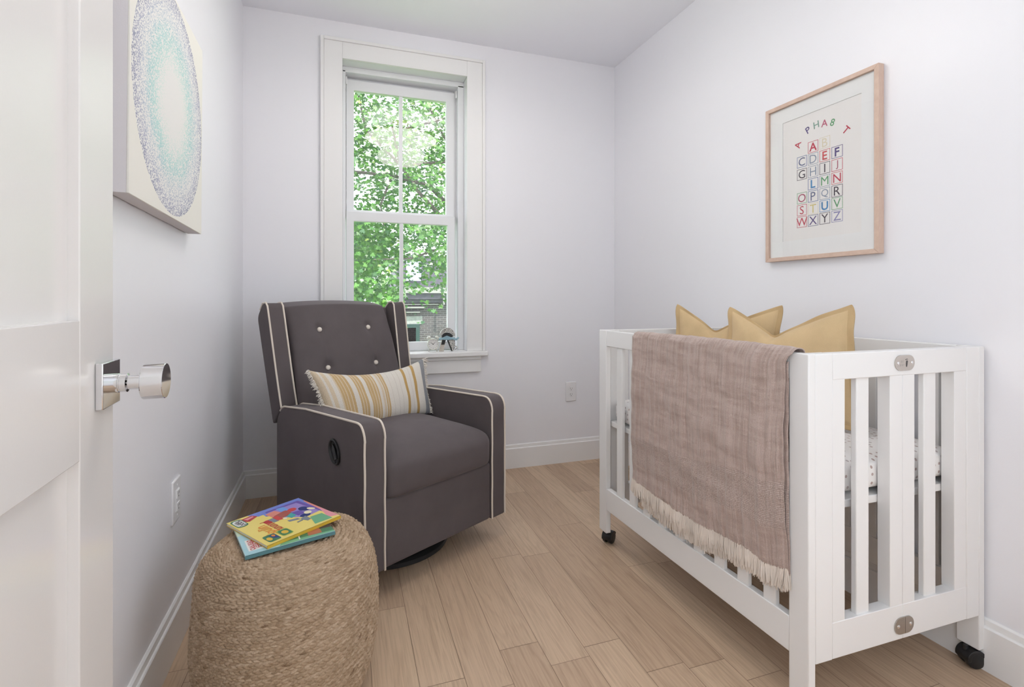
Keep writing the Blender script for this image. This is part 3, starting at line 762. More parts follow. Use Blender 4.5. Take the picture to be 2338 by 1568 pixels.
def make_pouf():
    P, d = pouf_profile()
    nv, nu = 430, 900
    s = np.linspace(0.004, d[-1] - 0.12, nv)
    r = np.interp(s, d, P[:, 0]); z = np.interp(s, d, P[:, 1])
    dr = np.gradient(r, s); dz = np.gradient(z, s); L = np.hypot(dr, dz) + 1e-9
    nr, nz = -dz / L, dr / L
    if nz[0] < 0: nr, nz = -nr, -nz
    th = np.arange(nu) / nu * 2 * PI
    row = 0.0136
    S, T = np.meshgrid(s, th, indexing='ij'); RR = np.meshgrid(r, th, indexing='ij')[0]
    q = S / row + T / (2 * PI)                      # spiral of braid rows
    qi = np.floor(q); qf = q - qi
    n_str = np.maximum(8, np.round(2 * PI * np.maximum(r, 0.02) / 0.0145))[:, None]
    # the strand count must be constant inside a row
    rc = np.interp((np.floor(s / row) + 0.5) * row, d, P[:, 0]); n_str = np.maximum(6, np.round(2 * PI * rc / 0.0150))[:, None]
    half = (qf > 0.5).astype(float)
    hf = np.where(qf < 0.5, qf * 2, (qf - 0.5) * 2)
    a = T / (2 * PI) * n_str + np.where(qf < 0.5, hf * 0.75, 0.5 - hf * 0.75) + qi * 0.37
    af = a - np.floor(a)
    bump = np.sqrt(np.clip(1 - (2 * af - 1) ** 2, 0, 1)) ** 0.8
    rowb = np.sqrt(np.clip(1 - (2 * qf - 1) ** 2, 0, 1)) ** 0.7
    mid = 1 - 0.35 * np.exp(-((qf - 0.5) / 0.10) ** 2)
    rng = np.random.default_rng(3)
    key = (qi * 9173 + half * 131 + np.floor(a) * 7).astype(np.int64) % 65521
    tab = rng.random(65521); tone = tab[key]; jit = rng.random(65521)[key]
    h = 0.0072 * bump * rowb ** 1.3 * mid * (0.75 + 0.4 * jit) - 0.003
    low = 0.004 * np.sin(3 * T + 1.0) * np.clip((S - .2) / .1, 0, 1) + 0.003 * np.sin(7 * T + S * 20)
    h = h + low * np.clip(RR / PR, 0, 1)
    h -= 0.0036
    X = (RR + nr[:, None] * h) * np.cos(T); Yy = (RR + nr[:, None] * h) * np.sin(T); Z = np.maximum(np.meshgrid(z, th, indexing='ij')[0] + nz[:, None] * h, 0.0)
    V = np.stack([X, Yy, Z], -1).reshape(-1, 3)
    i, j = np.meshgrid(np.arange(nv - 1), np.arange(nu), indexing='ij'); j2 = (j + 1) % nu
    F = np.stack([i * nu + j, (i + 1) * nu + j, (i + 1) * nu + j2, i * nu + j2], -1).reshape(-1, 4)
    me = bpy.data.meshes.new('jute_pouf')
    me.vertices.add(len(V)); me.vertices.foreach_set('co', V.astype(np.float32).ravel())
    me.loops.add(F.size); me.loops.foreach_set('vertex_index', F.ravel().astype(np.int32))
    me.polygons.add(len(F)); me.polygons.foreach_set('loop_start', np.arange(len(F)) * 4); me.polygons.foreach_set('loop_total', np.full(len(F), 4))
    me.update(calc_edges=True); me.polygons.foreach_set('use_smooth', [True] * len(F))
    t = NT('jute_braid')
    at = t.attr('tone')
    n = t.noise(t.coord((1, 1, 1)), 260.0, 3)
    col = t.ramp(at.outputs['Fac'], [(0.0, (0.20, 0.125, 0.075)), (0.018, (0.37, 0.262, 0.172)), (0.4, (0.445, 0.325, 0.22)), (0.8, (0.49, 0.365, 0.255)), (1.0, (0.54, 0.41, 0.295))])
    col = t.mix(0.5, col, t.ramp(n, [(0.3, (0.72, 0.70, 0.68)), (0.7, (1.1, 1.1, 1.1))]), 'MULTIPLY')
    t.bump(n, 0.5, 0.002)
    me.materials.append(t.set(col, 0.95, 0, 0.1))
    o = bpy.data.objects.new('jute_pouf', me); COL.objects.link(o); o.location = (PX, PY, 0.0)
    face_attr(o, 'tone', tone.ravel(), 'POINT')
    tag(o, 'round braided jute pouf with two picture books on top', 'pouf')
make_pouf()

# ------------------------------------------------------------------ picture books on the pouf
def book(label, corner, e1, e2, z, th, paint, spine_col, cat='book'):
    """corner: near-left corner; e1 along the near (spine) edge, e2 along the left edge"""
    e1 = Vector(e1); e2 = Vector(e2); W, H = e1.length, e2.length
    ax = e1.normalized(); rz = math.atan2(ax.y, ax.x)
    b = empty('picture_book', label, cat, (corner[0], corner[1], z), rz)
    g = G(); g.box(0.001, W - 0.002, 0.002, H - 0.002, 0.0012, th - 0.0012); g.build('pages', plain('book_pages', (0.74, 0.70, 0.60), 0.8), b, 0)
    g = G(); g.box(0, W, 0, H, 0, 0.0012); g.build('back_cover', spine_col, b, 0)
    g = G(); g.box(-0.0006, W, -0.0006, 0.0016, 0.0, th); g.build('spine', spine_col, b, 0)
    g = G(); g.box(0, W, 0, H, th - 0.0012, th); cov = g.build('front_cover', paint[0], b, 0)
    for k, (mat, shape) in enumerate(paint[1]):
        zz = th + 0.00004 + 0.000016 * (k + 1); gg = G(); nm = 'cover_art'
        if isinstance(shape, tuple):                         # lettering
            s, cx, cy, size, rot, stretch = shape; nm = 'cover_lettering'
            vs, fs = text_mesh(s, size, 0.0006); c_, s_ = math.cos(rot), math.sin(rot)
            gg.add([(cx * W + (v[0] * stretch * c_ - v[1] * s_), cy * H + (v[0] * stretch * s_ + v[1] * c_), zz) for v in vs], fs)
        else:
            gg.add([(p[0] * W, p[1] * H, zz) for p in shape], [tuple(range(len(shape)))])
        gg.build(nm, mat, cov, 0, fix=False)
    return b
def el(cx, cy, rx, ry, n=20, rot=0.0):
    return [(cx + rx * math.cos(a) * math.cos(rot) - ry * math.sin(a) * math.sin(rot), cy + rx * math.cos(a) * math.sin(rot) + ry * math.sin(a) * math.cos(rot)) for a in np.linspace(0, 2 * PI, n, endpoint=False)]
def rr(x0, x1, y0, y1, r=0.02):
    o = []
    for cx, cy, a0 in ((x1 - r, y1 - r, 0), (x0 + r, y1 - r, PI / 2), (x0 + r, y0 + r, PI), (x1 - r, y0 + r, 1.5 * PI)):
        o += [(cx + r * math.cos(a0 + t), cy + r * math.sin(a0 + t)) for t in np.linspace(0, PI / 2, 5)]
    return o
K = {n: plain('print_' + n, c, 0.3) for n, c in dict(yellow='#e6d06a', peri='#7486cf', purple='#6a55a8', lav='#9a88c8', pink='#e096a0', green='#6fae86', dgreen='#3f7a58', salmon='#d98a7c', brick='#a85a50', red='#c84848', navy='#2c3a78', cream='#ece2c0', grey='#7f8792', teal='#4aa6a4', sky='#6f9fdc', orange='#e08a35', crimson='#b8383a', white='#e4e4e0', olive='#8fae50', gold='#d9b23e', ink='#3a3440', paleblue='#a8cfd8', mint='#c8dcc8', dkblue='#5d8a90', terracotta='#b0684c').items()}
# lower book first (it rests on the pouf)
z0 = PH + 0.0018
lower_art = (plain('cover_blue', '#a4cdd6', 0.3), [
    (K['mint'], [(0, .55), (.3, .70), (.5, 1), (0, 1)]), (K['paleblue'], [(0, .2), (.25, .35), (.3, .70), (0, .62)]),
    (K['green'], [(.36, 0.02), (1, 0.02), (1, .34), (.50, .30)]), (K['dgreen'], [(.45, .10), (1, .06), (1, .75), (.62, .80), (.50, .32)]),
    (K['olive'], [(.60, .20), (.70, .20), (.72, .60), (.62, .60)]), (K['terracotta'], [(.70, .08), (.86, .08), (.88, .42), (.74, .46)]),
    (K['ink'], [(.86, .20), (1, .18), (1, .52), (.88, .50)]), (K['gold'], el(.94, .36, .035, .05)), (K['white'], [(.585, .05), (.60, .05), (.625, .30), (.61, .30)]),
    (K['purple'], [(.22, .26), (.34, .18), (.36, .34), (.28, .44)]),
    (K['white'], [(.05, .10), (.21, .10), (.21, .44), (.05, .44)]),
    (K['crimson'], ('CAN READ', .10, .27, .016, PI / 2, 0.8)), (K['crimson'], ('LESSON', .145, .27, .017, PI / 2, 0.9)), (K['grey'], ('beginner stage', .185, .27, .010, PI / 2, 0.9))])
book('blue and green picture book lying directly on the jute pouf, under the yellow one', (-0.240, 1.381), (0.2095, 0.0708, 0), (-0.06, 0.192, 0), z0, 0.009, lower_art, K['dkblue'])
top_art = (plain('cover_yellow', '#ead679', 0.3), [
    (K['peri'], [(.42, 1), (1, 1), (1, .58), (.60, .62), (.40, .78)]), (K['peri'], [(.26, 1), (.62, 1), (.60, .86), (.34, .86)]),
    (K['lav'], [(.46, .88), (.93, .88), (.98, .38), (.70, .34), (.50, .60)]), (K['purple'], [(.88, .92), (.94, .92), (.985, .30), (.94, .30)]), (K['purple'], [(.46, .92), (.92, .92), (.92, .87), (.46, .87)]),
    (K['pink'], [(.97, .75), (1, .75), (1, .05), (.88, .10), (.96, .40)]), (K['salmon'], [(.98, .85), (1, .85), (1, .45), (.96, .45)]), (K['green'], [(.66, .06), (.90, .04), (.90, .28), (.74, .30)]),
    (K['salmon'], [(.42, .84), (.56, .86), (.60, .68), (.44, .64)]), (K['brick'], [(.46, .70), (.66, .76), (.68, .58), (.48, .56)]), (K['sky'], [(.60, .90), (.70, .88), (.70, .74), (.60, .76)]),
    (K['red'], el(.335, .60, .05, .06)), (K['grey'], [(.36, .66), (.44, .66), (.44, .52), (.37, .52)]), (K['red'], [(.43, .68), (.50, .68), (.50, .52), (.43, .54)]), (K['red'], el(.72, .70, .065, .055, 20, .4)),
    (K['teal'], [(.56, .56), (.66, .62), (.67, .50), (.58, .46)]), (K['purple'], [(.66, .62), (.78, .60), (.78, .46), (.67, .46)]), (K['navy'], el(.84, .60, .065, .085, 20, .3)), (K['navy'], el(.735, .40, .07, .055)),
    (K['cream'], el(.805, .455, .05, .05)), (K['cream'], el(.90, .53, .03, .06, 16, .5)), (K['cream'], el(.52, .52, .025, .03)), (K['grey'], [(.50, .44), (.62, .40), (.63, .34), (.50, .38)]), (K['grey'], [(.62, .34), (.72, .38), (.72, .24), (.66, .22)]), (K['grey'], [(.55, .30), (.63, .31), (.63, .28), (.55, .27)]),
    (K['crimson'], [(.14, .94), (.30, .96), (.34, .88), (.20, .80), (.13, .86)]), (K['pink'], [(.18, .92), (.30, .93), (.30, .90), (.20, .86)]),
    (K['dgreen'], rr(.02, .16, .72, .98, .05)), (K['white'], rr(.032, .148, .745, .955, .05)), (K['ink'], ('book', .10, .85, .024, PI / 2, 0.8)), (K['ink'], ('club', .07, .85, .014, PI / 2, 0.9)),
    (K['crimson'], ('mununnud', .31, .43, .036, PI / 2, 0.62)), (K['orange'], ('Spulin', .20, .38, .044, PI / 2, 0.75)),
    (K['dgreen'], rr(.06, .21, .05, .25, .03)), (K['navy'], [(.13, .22), (.20, .23), (.205, .08), (.15, .12)]), (K['gold'], el(.10, .14, .03, .05)), (K['orange'], el(.175, .19, .02, .03)),
    (K['olive'], rr(.24, .38, .07, .26, .03)), (K['dgreen'], rr(.25, .37, .085, .245, .03)), (K['gold'], el(.31, .165, .04, .05))])
z1 = z0 + 0.009 + 0.0004
A = Vector((-0.306, 1.584, 0)); D = Vector((-0.193, 1.402, 0)); Cc = Vector((-0.017, 1.530, 0))
e1 = Cc - D; e2 = Vector((-e1.y, e1.x, 0)).normalized() * 0.220
book('yellow picture book with purple cover art, topmost on the jute pouf', D, e1, e2, z1, 0.008, top_art, K['gold'])

# ------------------------------------------------------------------ wing-back glider chair
chair = empty('glider_chair', 'charcoal velvet wingback glider chair with cream piping and buttons, under the window', 'chair', (0.375, 1.999, 0.0), math.radians(29.92))
P2 = lambda p, h: (h, p[0], p[1])                     # profile in the side plane (y, z), extruded along x
def fillet(poly, rad, n=6):
    out = []
    k = len(poly)
    for i in range(k):
        p = Vector(poly[i]); a = Vector(poly[i - 1]); b = Vector(poly[(i + 1) % k]); r = rad[i] if isinstance(rad, (list, tuple)) else rad
        if r <= 0: out.append(tuple(p)); continue
        u = (a - p); v = (b - p); d = min(r, u.length * .45, v.length * .45)
        q0 = p + u.normalized() * d; q1 = p + v.normalized() * d
        for t in np.linspace(0, 1, n): out.append(tuple(q0 * (1 - t) ** 2 + p * 2 * t * (1 - t) + q1 * t ** 2))
    return out
ZB = 0.105
armp = [(0.0, ZB), (0.0, 0.652), (0.44, 0.642), (0.66, 0.622), (0.715, 0.560), (0.715, ZB)]
armr = [0.012, 0.060, 0.0, 0.03, 0.03, 0.012]
arm_poly = fillet(armp, armr, 8)
def side_path(inset=0.0):                             # seam line along the arm's profile: back top -> front -> bottom
    pts = [q for q in arm_poly[::-1]]
    i0 = max(range(len(pts)), key=lambda i: pts[i][1] - abs(pts[i][0] - 0.60) * 3)
    seq = []
    for q in pts:
        if q[1] > 0.117 or q[0] < 0.02: seq.append(q)
    seq = [q for q in seq if not (q[0] > 0.700)]
    seq.sort(key=lambda q: -q[0] if q[1] > 0.60 else q[1] * -1 + 1)
    top = sorted([q for q in arm_poly if q[1] > 0.59 and q[0] <= 0.705], key=lambda q: -q[0])
    low = [(0.0, z) for z in np.linspace(0.585, ZB + 0.003, 14)]
    return top + low
for sx in (-1, 1):
    x0, x1 = (-0.367, -0.279) if sx < 0 else (0.279, 0.367)
    g = G(); g.prism(arm_poly, P2, x0, x1)
    arm = g.build('arm', M_VEL, chair, 50, 0.010, 3)
    for xe in (x0, x1):
        d = 0.0025 if xe == x0 else -0.0025
        g = G(); pts = side_path(); path = []
        for i, q in enumerate(pts):
            wob = 0.0008 * math.sin(i * 1.3)
            path.append((xe + d + wob, q[0] - (0.0012 if q[1] < .6 else 0.0), q[1] + (0.0012 if q[1] > .6 else 0)))
        g.tube(path, 0.0042, 8); g.build('piping', M_PIPE, arm)
    if sx < 0:
        hd = G()
        c = Vector((x0 - 0.001, 0.197, 0.519)); ra, rb, ang = 0.050, 0.036, 1.12
        def ov(r0, r1, hgt):
            return [tuple(c + Vector((-hgt, (r0 * math.cos(t) * math.cos(ang) - r1 * math.sin(t) * math.sin(ang)), (r0 * math.cos(t) * math.sin(ang) + r1 * math.sin(t) * math.cos(ang))))) for t in np.linspace(0, 2 * PI, 32, endpoint=False)]
        rings = [ov(ra, rb, 0.0), ov(ra, rb, 0.006), ov(ra - .003, rb - .003, 0.0085), ov(ra - .007, rb - .007, 0.0075), ov(ra - .010, rb - .010, 0.001)]
        for k in range(4): hd.add(rings[k] + rings[k + 1], [(i, (i + 1) % 32, 32 + (i + 1) % 32, 32 + i) for i in range(32)])
        hd.add(rings[4], [tuple(range(32))])
        hn = hd.build('recline_handle', M_BLACK, arm, 40)
        g = G(); q = [tuple(c + Vector((-h, a * math.cos(ang) - b * math.sin(ang), a * math.sin(ang) + b * math.cos(ang)))) for h in (0.001, 0.007) for a, b in ((-.030, -.008), (.012, -.010), (.030, 0.004), (.010, .012), (-.030, .010))]
        g.add(q, [(0, 1, 2, 3, 4), (9, 8, 7, 6, 5)] + [(i, (i + 1) % 5, 5 + (i + 1) % 5, 5 + i) for i in range(5)]); g.build('lever', plain('black_gloss', (0.02, 0.02, 0.022), 0.2), hn, 30, 0.001)
def puff(nm, x0, x1, y0, y1, z0, z1, crown, front, mat, par, p=5.0):
    """upholstered block: superellipsoid with a crowned top and bulging front"""
    nu, nv = 160, 60
    cx, cy, cz = (x0 + x1) / 2, (y0 + y1) / 2, (z0 + z1) / 2; a, b, c = (x1 - x0) / 2, (y1 - y0) / 2, (z1 - z0) / 2
    sg = lambda w, e: math.copysign(abs(w) ** e, w)
    def fn(u, v):
        th = u * 2 * PI; ph = -PI / 2 + v * PI
        e1 = 0.13; e2 = 0.40 if ph > 0 else 0.10; ez = 0.55 if ph > 0 else 0.25
        X = sg(math.cos(ph), e2 if ph > 0 else e2) * sg(math.cos(th), e1); Y_ = sg(math.cos(ph), e2) * sg(math.sin(th), e1); Z = sg(math.sin(ph), ez)
        top = max(0, Z) * (1 - X * X) * (1 - 0.75 * Y_ * Y_) * crown
        fr_ = max(0, -Y_) * (1 - X * X) * (1 - Z * Z) * front
        return (cx + a * X, cy + b * Y_ - fr_, cz + c * Z + top)
    g = G(); g.grid(fn, nu, nv, closed_u=True)
    return g.build(nm, mat, par, 180)
puff('seat_cushion', -0.2785, 0.2785, -0.012, 0.70, 0.352, 0.524, 0.032, 0.018, M_VEL, chair)
g = G(); g.box(-0.279, 0.279, 0.004, 0.66, ZB + 0.002, 0.362)
g.build('front_panel', M_VEL, chair, 50, 0.014, 3)
# reclined back: tufted cushion between two wings, and a padded shell behind
def back_y(z): return 0.618 + 0.38 * (z - 0.60) + 0.06 * max(0, z - 0.98)
BT = [(-0.135, 0.945), (0.135, 0.945), (-0.132, 0.765), (0.132, 0.765)]
def backrest(u, v):
    # u across, v around the profile: front bottom -> front top -> rolls over -> down the back
    X = 2 * u - 1
    half = 0.286 - 0.010 * v
    sg = math.copysign(abs(X) ** 0.9, X)
    if v < 0.72:
        t = v / 0.72; z = 0.44 + t * 0.615; roll = 0
    else:
        t = (v - 0.72) / 0.28; roll = t
        a = t * PI * 0.62; z = 1.055 + 0.020 * math.sin(a); z -= 0.10 * max(0, t - .6)
    edge = (1 - abs(X) ** 6) ** 0.5 if abs(X) < 1 else 0
    y = back_y(z) + 0.075
    bul = 0.085 * (0.25 + 0.75 * edge) * (1.0 if z < 0.85 else 1.0 - 0.55 * ((z - 0.85) / 0.22) ** 1.6)
    y -= bul
    if roll: y += 0.16 * roll
    x = sg * half
    if not roll:
        for bx, bz in BT:
            d2 = ((x - bx) / 0.030) ** 2 + ((z - bz) / 0.030) ** 2; y += 0.020 * math.exp(-d2)
        for bx in (-0.134, 0.134):
            w = math.exp(-((x - bx) / 0.020) ** 2); along = 1 / (1 + math.exp((z - 0.955) / 0.012)) / (1 + math.exp((0.60 - z) / 0.02)); y += 0.0085 * w * along
    zt = z + 0.014 * (1 - X * X) * (1 if z > 1.0 else 0) * min(1, (z - 1.0) / 0.05) if z > 1.0 else z
    return (x, y, zt)
g = G(); g.grid(backrest, 110, 120)
g.build('backrest', M_VEL, chair, 180)
for bx, bz in BT:
    ps = [backrest((bx / 0.280 + 1) / 2, v) for v in np.linspace(0.1, 0.72, 200)]
    q = min(ps, key=lambda p: abs(p[2] - bz))
    g = G(); nrm = Vector((0, -0.93, 0.36)); rot = nrm.to_track_quat('Z', 'Y').to_matrix(); c = Vector((bx, q[1] - 0.001, bz))
    g.lathe([(0.0118, -0.004), (0.0122, 0.001), (0.0108, 0.005), (0.007, 0.0075), (0.0, 0.0085)], 20, fn=lambda x, y, z: tuple(c + rot @ Vector((x, y, z)))); g.build('button', M_BUTTON, chair, 60)
def wing(sx):
    # side outline (y, z); the outer edge flares a little towards the top
    pol = [(0.683, 0.605), (0.725, 0.78), (0.757, 0.93), (0.785, 1.060), (0.800, 1.077), (0.835, 1.074), (0.900, 1.010), (0.835, 0.76), (0.770, 0.52)]
    pol = fillet(pol, [0.02, 0, 0, 0.012, 0.01, 0.02, 0.03, 0, 0.02], 6)
    def xx(z, out):
        t = (z - 0.605) / 0.47; b = 0.286 + 0.018 * t
        return sx * (b + (0.076 if out else 0.0))
    n = len(pol)
    vs = [(xx(p[1], False), p[0], p[1]) for p in pol] + [(xx(p[1], True), p[0], p[1]) for p in pol]
    fs = [tuple(range(n)), tuple(range(n, 2 * n))[::-1]] + [(i, (i + 1) % n, n + (i + 1) % n, n + i) for i in range(n)]
    g = G(); g.add(vs, fs); w = g.build('wing', M_VEL, chair, 50, 0.010, 3)
    line = [(0.683, 0.612), (0.7045, 0.695), (0.725, 0.78), (0.742, 0.86), (0.757, 0.93), (0.772, 1.0), (0.786, 1.062), (0.801, 1.077), (0.835, 1.075), (0.868, 1.045)]
    for out in (False, True):
        g = G(); g.tube([(xx(z, out) + sx * (-0.003 if out else 0.003), y - (0.001 if z < 1.06 else 0), z + (0.0012 if z > 1.06 else 0)) for y, z in line], 0.0042, 8); g.build('piping', M_PIPE, w)
for sx in (-1, 1): wing(sx)
shell = fillet([(0.80, 0.45), (0.745, 0.60), (0.86, 1.055), (0.905, 1.02), (0.85, 0.45)], 0.02, 5)
g = G(); g.prism(shell, P2, -0.30, 0.30); g.build('back_shell', M_VEL, chair, 50)
g = G(); g.box(-0.272, 0.272, 0.02, 0.70, ZB + 0.004, 0.16); g.build('seat_base', plain('black_lining', (0.02, 0.019, 0.02), 0.9), chair, 40)
bc = (-0.01, 0.37)
g = G(); g.lathe([(0.255, 0.0), (0.265, 0.004), (0.265, 0.022), (0.255, 0.028), (0.215, 0.028), (0.21, 0.0), (0.255, 0.0)], 56, c=(bc[0], bc[1], 0)); sb = g.build('swivel_base', plain('black_steel', (0.022, 0.022, 0.024), 0.35), chair)
g = G(); g.box(bc[0] - 0.22, bc[0] + 0.22, bc[1] - 0.025, bc[1] + 0.025, 0.004, 0.024); g.lathe([(0.05, 0.004), (0.05, 0.112)], 24, c=(bc[0], bc[1], 0)); g.build('swivel_post', M_BLACK, sb)

# striped lumbar cushion on the chair
def stripes():
    t = NT('striped_weave')
    tc = t.node('ShaderNodeTexCoord'); sp = t.node('ShaderNodeSeparateXYZ'); t.link(tc.outputs['UV'], sp.inputs[0])
    n = t.noise(tc.outputs['UV'], 60.0, 3)
    u = t.math('ADD', sp.outputs[0], t.math('MULTIPLY_ADD', n, 0.006, -0.003))
    W = (0.70, 0.655, 0.59); O = (0.55, 0.385, 0.195); L = (0.65, 0.535, 0.39); Gd = (0.50, 0.32, 0.12); D = (0.13, 0.145, 0.18)
    st = [(0.0, L), (0.035, W), (0.050, L), (0.078, W), (0.108, L), (0.118, O), (0.133, L), (0.140, O), (0.155, L), (0.163, O), (0.182, L), (0.190, O), (0.208, W), (0.248, O), (0.262, L), (0.270, O), (0.288, L), (0.295, O), (0.315, W), (0.345, O), (0.360, L), (0.367, O), (0.384, L), (0.392, O), (0.410, L), (0.418, O), (0.432, W), (0.455, L), (0.475, W), (0.482, O), (0.496, L), (0.503, O), (0.516, W), (0.555, (0.60, 0.54, 0.48)), (0.560, W), (0.610, (0.58, 0.52, 0.47)), (0.614, W), (0.655, (0.58, 0.52, 0.46)), (0.660, W)]
    c1 = t.ramp(u, [(p, c) for p, c in st[:31]], 'CONSTANT')
    st2 = [(0.0, W)] + [(p, c) for p, c in st[31:]] + [(0.705, Gd), (0.733, W), (0.770, (0.6, 0.54, 0.47)), (0.774, W), (0.805, Gd), (0.836, W), (0.922, D), (0.978, W)]
    c2 = t.ramp(u, st2, 'CONSTANT')
    sel = t.math('GREATER_THAN', u, st[31][0])
    col = t.mix(sel, c1, c2)
    wv = t.node('ShaderNodeTexNoise'); mp = t.node('ShaderNodeMapping'); mp.inputs['Scale'].default_value = (260, 120, 1); t.link(tc.outputs['UV'], mp.inputs[0]); t.link(mp.outputs[0], wv.inputs['Vector']); wv.inputs['Scale'].default_value = 1.0
    fl = t.ramp(wv.outputs['Fac'], [(0.35, (0.72, 0.72, 0.72)), (0.6, (1.08, 1.08, 1.08))])
    col = t.mix(0.75, col, fl, 'MULTIPLY')
    spk = t.math('MULTIPLY', t.math('GREATER_THAN', u, 0.922), t.math('GREATER_THAN', wv.outputs['Fac'], 0.52)); spk = t.math('MULTIPLY', spk, t.math('LESS_THAN', u, 0.978))
    col = t.mix(spk, col, (0.42, 0.41, 0.41))
    t.bump(wv.outputs['Fac'], 0.5, 0.002)
    return t.set(col, 0.95, 0, 0.1, 0.2)
def cushion_mesh(corners, thick, nu=70, nv=48, pw=0.5, flange=0.0, chop=0.0, edge_in=0.06, chopx=0.0, flip=1.0, wob=0.0, seed=0, chopp=0.55, rnd=0.0):
    """corners BL, BR, TR, TL (local); bulges along the quad's normal; optional flat flange and a karate-chop dent in the top edge.
    The returned uv spans the quad."""
    BL, BR, TR, TL = [Vector(c) for c in corners]
    nrm = ((BR - BL).cross(TL - BL)).normalized() * flip
    rg = random.Random(seed); ph = [rg.uniform(0, 6) for _ in range(4)]
    up_ = ((TL - BL) + (TR - BR)).normalized()
    def P(u, v, side):
        X, Y_ = 2 * u - 1, 2 * v - 1
        # pinch the edges between the corners
        shr = 1 - rnd * (X * X * Y_ * Y_) ** 4
        uu = 0.5 + 0.5 * X * (1 - edge_in * (1 - Y_ * Y_)) * shr; vv = 0.5 + 0.5 * Y_ * (1 - edge_in * (1 - X * X)) * shr
        p = (BL * (1 - uu) + BR * uu) * (1 - vv) + (TL * (1 - uu) + TR * uu) * vv
        fx = min(1, (1 - abs(X)) / max(1e-6, flange)) if flange else 1
        iX, iY = (min(1.0, abs(X) / (1 - flange)), min(1.0, abs(Y_) / (1 - flange))) if flange else (abs(X), abs(Y_))
        t = ((1 - iX ** 2.2) ** pw) * ((1 - iY ** 2.2) ** pw)
        c = 0.0
        if chop:
            e_ = min(1.0, math.sqrt(((X - chopx) / (1 + abs(chopx))) ** 2 + 0.006)); c = (1 - e_ ** chopp) * (max(0, vv) ** 2.0)
            p = p - up_ * (chop * c)
            t *= 1 - 0.25 * c * (1 if abs(X) < .5 else .6)
        w = wob * (math.sin(9 * X + ph[0]) * math.sin(7 * Y_ + ph[1]) + 0.6 * math.sin(15 * X + ph[2] + 4 * Y_))
        ed = (1 - min(1, max(iX, iY)))
        rip = 0.0
        if flange: rip = 0.004 * math.sin(11 * (X + Y_) + ph[3]) * max(abs(X), abs(Y_)) ** 8
        return p + nrm * (side * (thick * t + (0.0016 if flange else 0.0008)) + w * t + rip)
    return P
def build_cushion(nm, P, nu, nv, mats, parent, flange=0.0):
    vs = []; fs = []; mi = []
    for side in (1, -1):
        for j in range(nv):
            for i in range(nu): vs.append(P(i / (nu - 1), j / (nv - 1), side))
    N = nu * nv
    for s_ in range(2):
        for j in range(nv - 1):
            for i in range(nu - 1):
                q = (j * nu + i, j * nu + i + 1, (j + 1) * nu + i + 1, (j + 1) * nu + i)
                fs.append(tuple(k + s_ * N for k in (q if s_ == 0 else q[::-1])))
                X, Y_ = abs(2 * (i + .5) / (nu - 1) - 1), abs(2 * (j + .5) / (nv - 1) - 1)
                mi.append(1 if flange and max(X, Y_) > 1 - flange else 0)
    bd = [j for j in range(nu)] + [j * nu + nu - 1 for j in range(1, nv)] + [(nv - 1) * nu + i for i in range(nu - 2, -1, -1)] + [j * nu for j in range(nv - 2, 0, -1)]
    for a, b in zip(bd, bd[1:] + bd[:1]): fs.append((a, b, b + N, a + N)); mi.append(1 if flange else 0)
    me = bpy.data.meshes.new(nm); me.from_pydata([tuple(v) for v in vs], [], fs)
    for m in mats: me.materials.append(m)
    me.polygons.foreach_set('material_index', mi)
    bm = bmesh.new(); bm.from_mesh(me); bmesh.ops.recalc_face_normals(bm, faces=bm.faces); bm.to_mesh(me); bm.free()
    me.polygons.foreach_set('use_smooth', [True] * len(me.polygons))
    uv = me.uv_layers.new(name='UVMap')
    idx = np.zeros(len(me.loops), dtype=np.int32); me.loops.foreach_get('vertex_index', idx); k = idx % N
    uv.data.foreach_set('uv', np.stack([(k % nu) / (nu - 1), (k // nu) / (nv - 1)], -1).astype(np.float32).ravel())
    me.update()
    o = bpy.data.objects.new(nm, me); COL.objects.link(o); o.parent = parent
    return o
lum = empty('lumbar_cushion', 'cream lumbar cushion with mustard stripes and fringed ends on the charcoal glider chair', 'cushion', (0.375, 1.999, 0.0), math.radians(29.92))
LCN = [(-0.268, 0.405, 0.522), (0.268, 0.415, 0.520), (0.312, 0.530, 0.782), (-0.318, 0.515, 0.790)]
P = cushion_mesh(LCN, 0.066, pw=0.42, edge_in=0.05, chop=0.046, chopp=2.2, wob=0.0018, seed=4)
build_cushion('cover', P, 110, 60, [stripes()], lum)
M_FRINGE = plain('cream_fringe', (0.70, 0.655, 0.60), 0.95)
for u0 in (0.0, 1.0):
    g = G(); rg = random.Random(int(u0) + 2)
    sgn = -1 if u0 == 0 else 1
    for k in range(230):
        v = rg.random(); p = P(u0, v, 1) * 0.5 + P(u0, v, -1) * 0.5
        L = rg.uniform(0.012, 0.026) * (1.35 if (v > .9 and u0 == 1) else 1)
        d = Vector((sgn, rg.uniform(-0.9, 0.3), rg.uniform(-0.5, 0.5))).normalized()
        b = p - d * 0.004 + Vector((0, rg.uniform(-0.004, 0.004), 0))
        g.tube([b, b + d * L * 0.5 + Vector((0, 0, rg.uniform(-.002, .002))), b + d * L + Vector((0, 0, -0.004))], [0.0017, 0.0019, 0.0012], 4)
    g.build('fringe', M_FRINGE, lum, 60, fix=False)

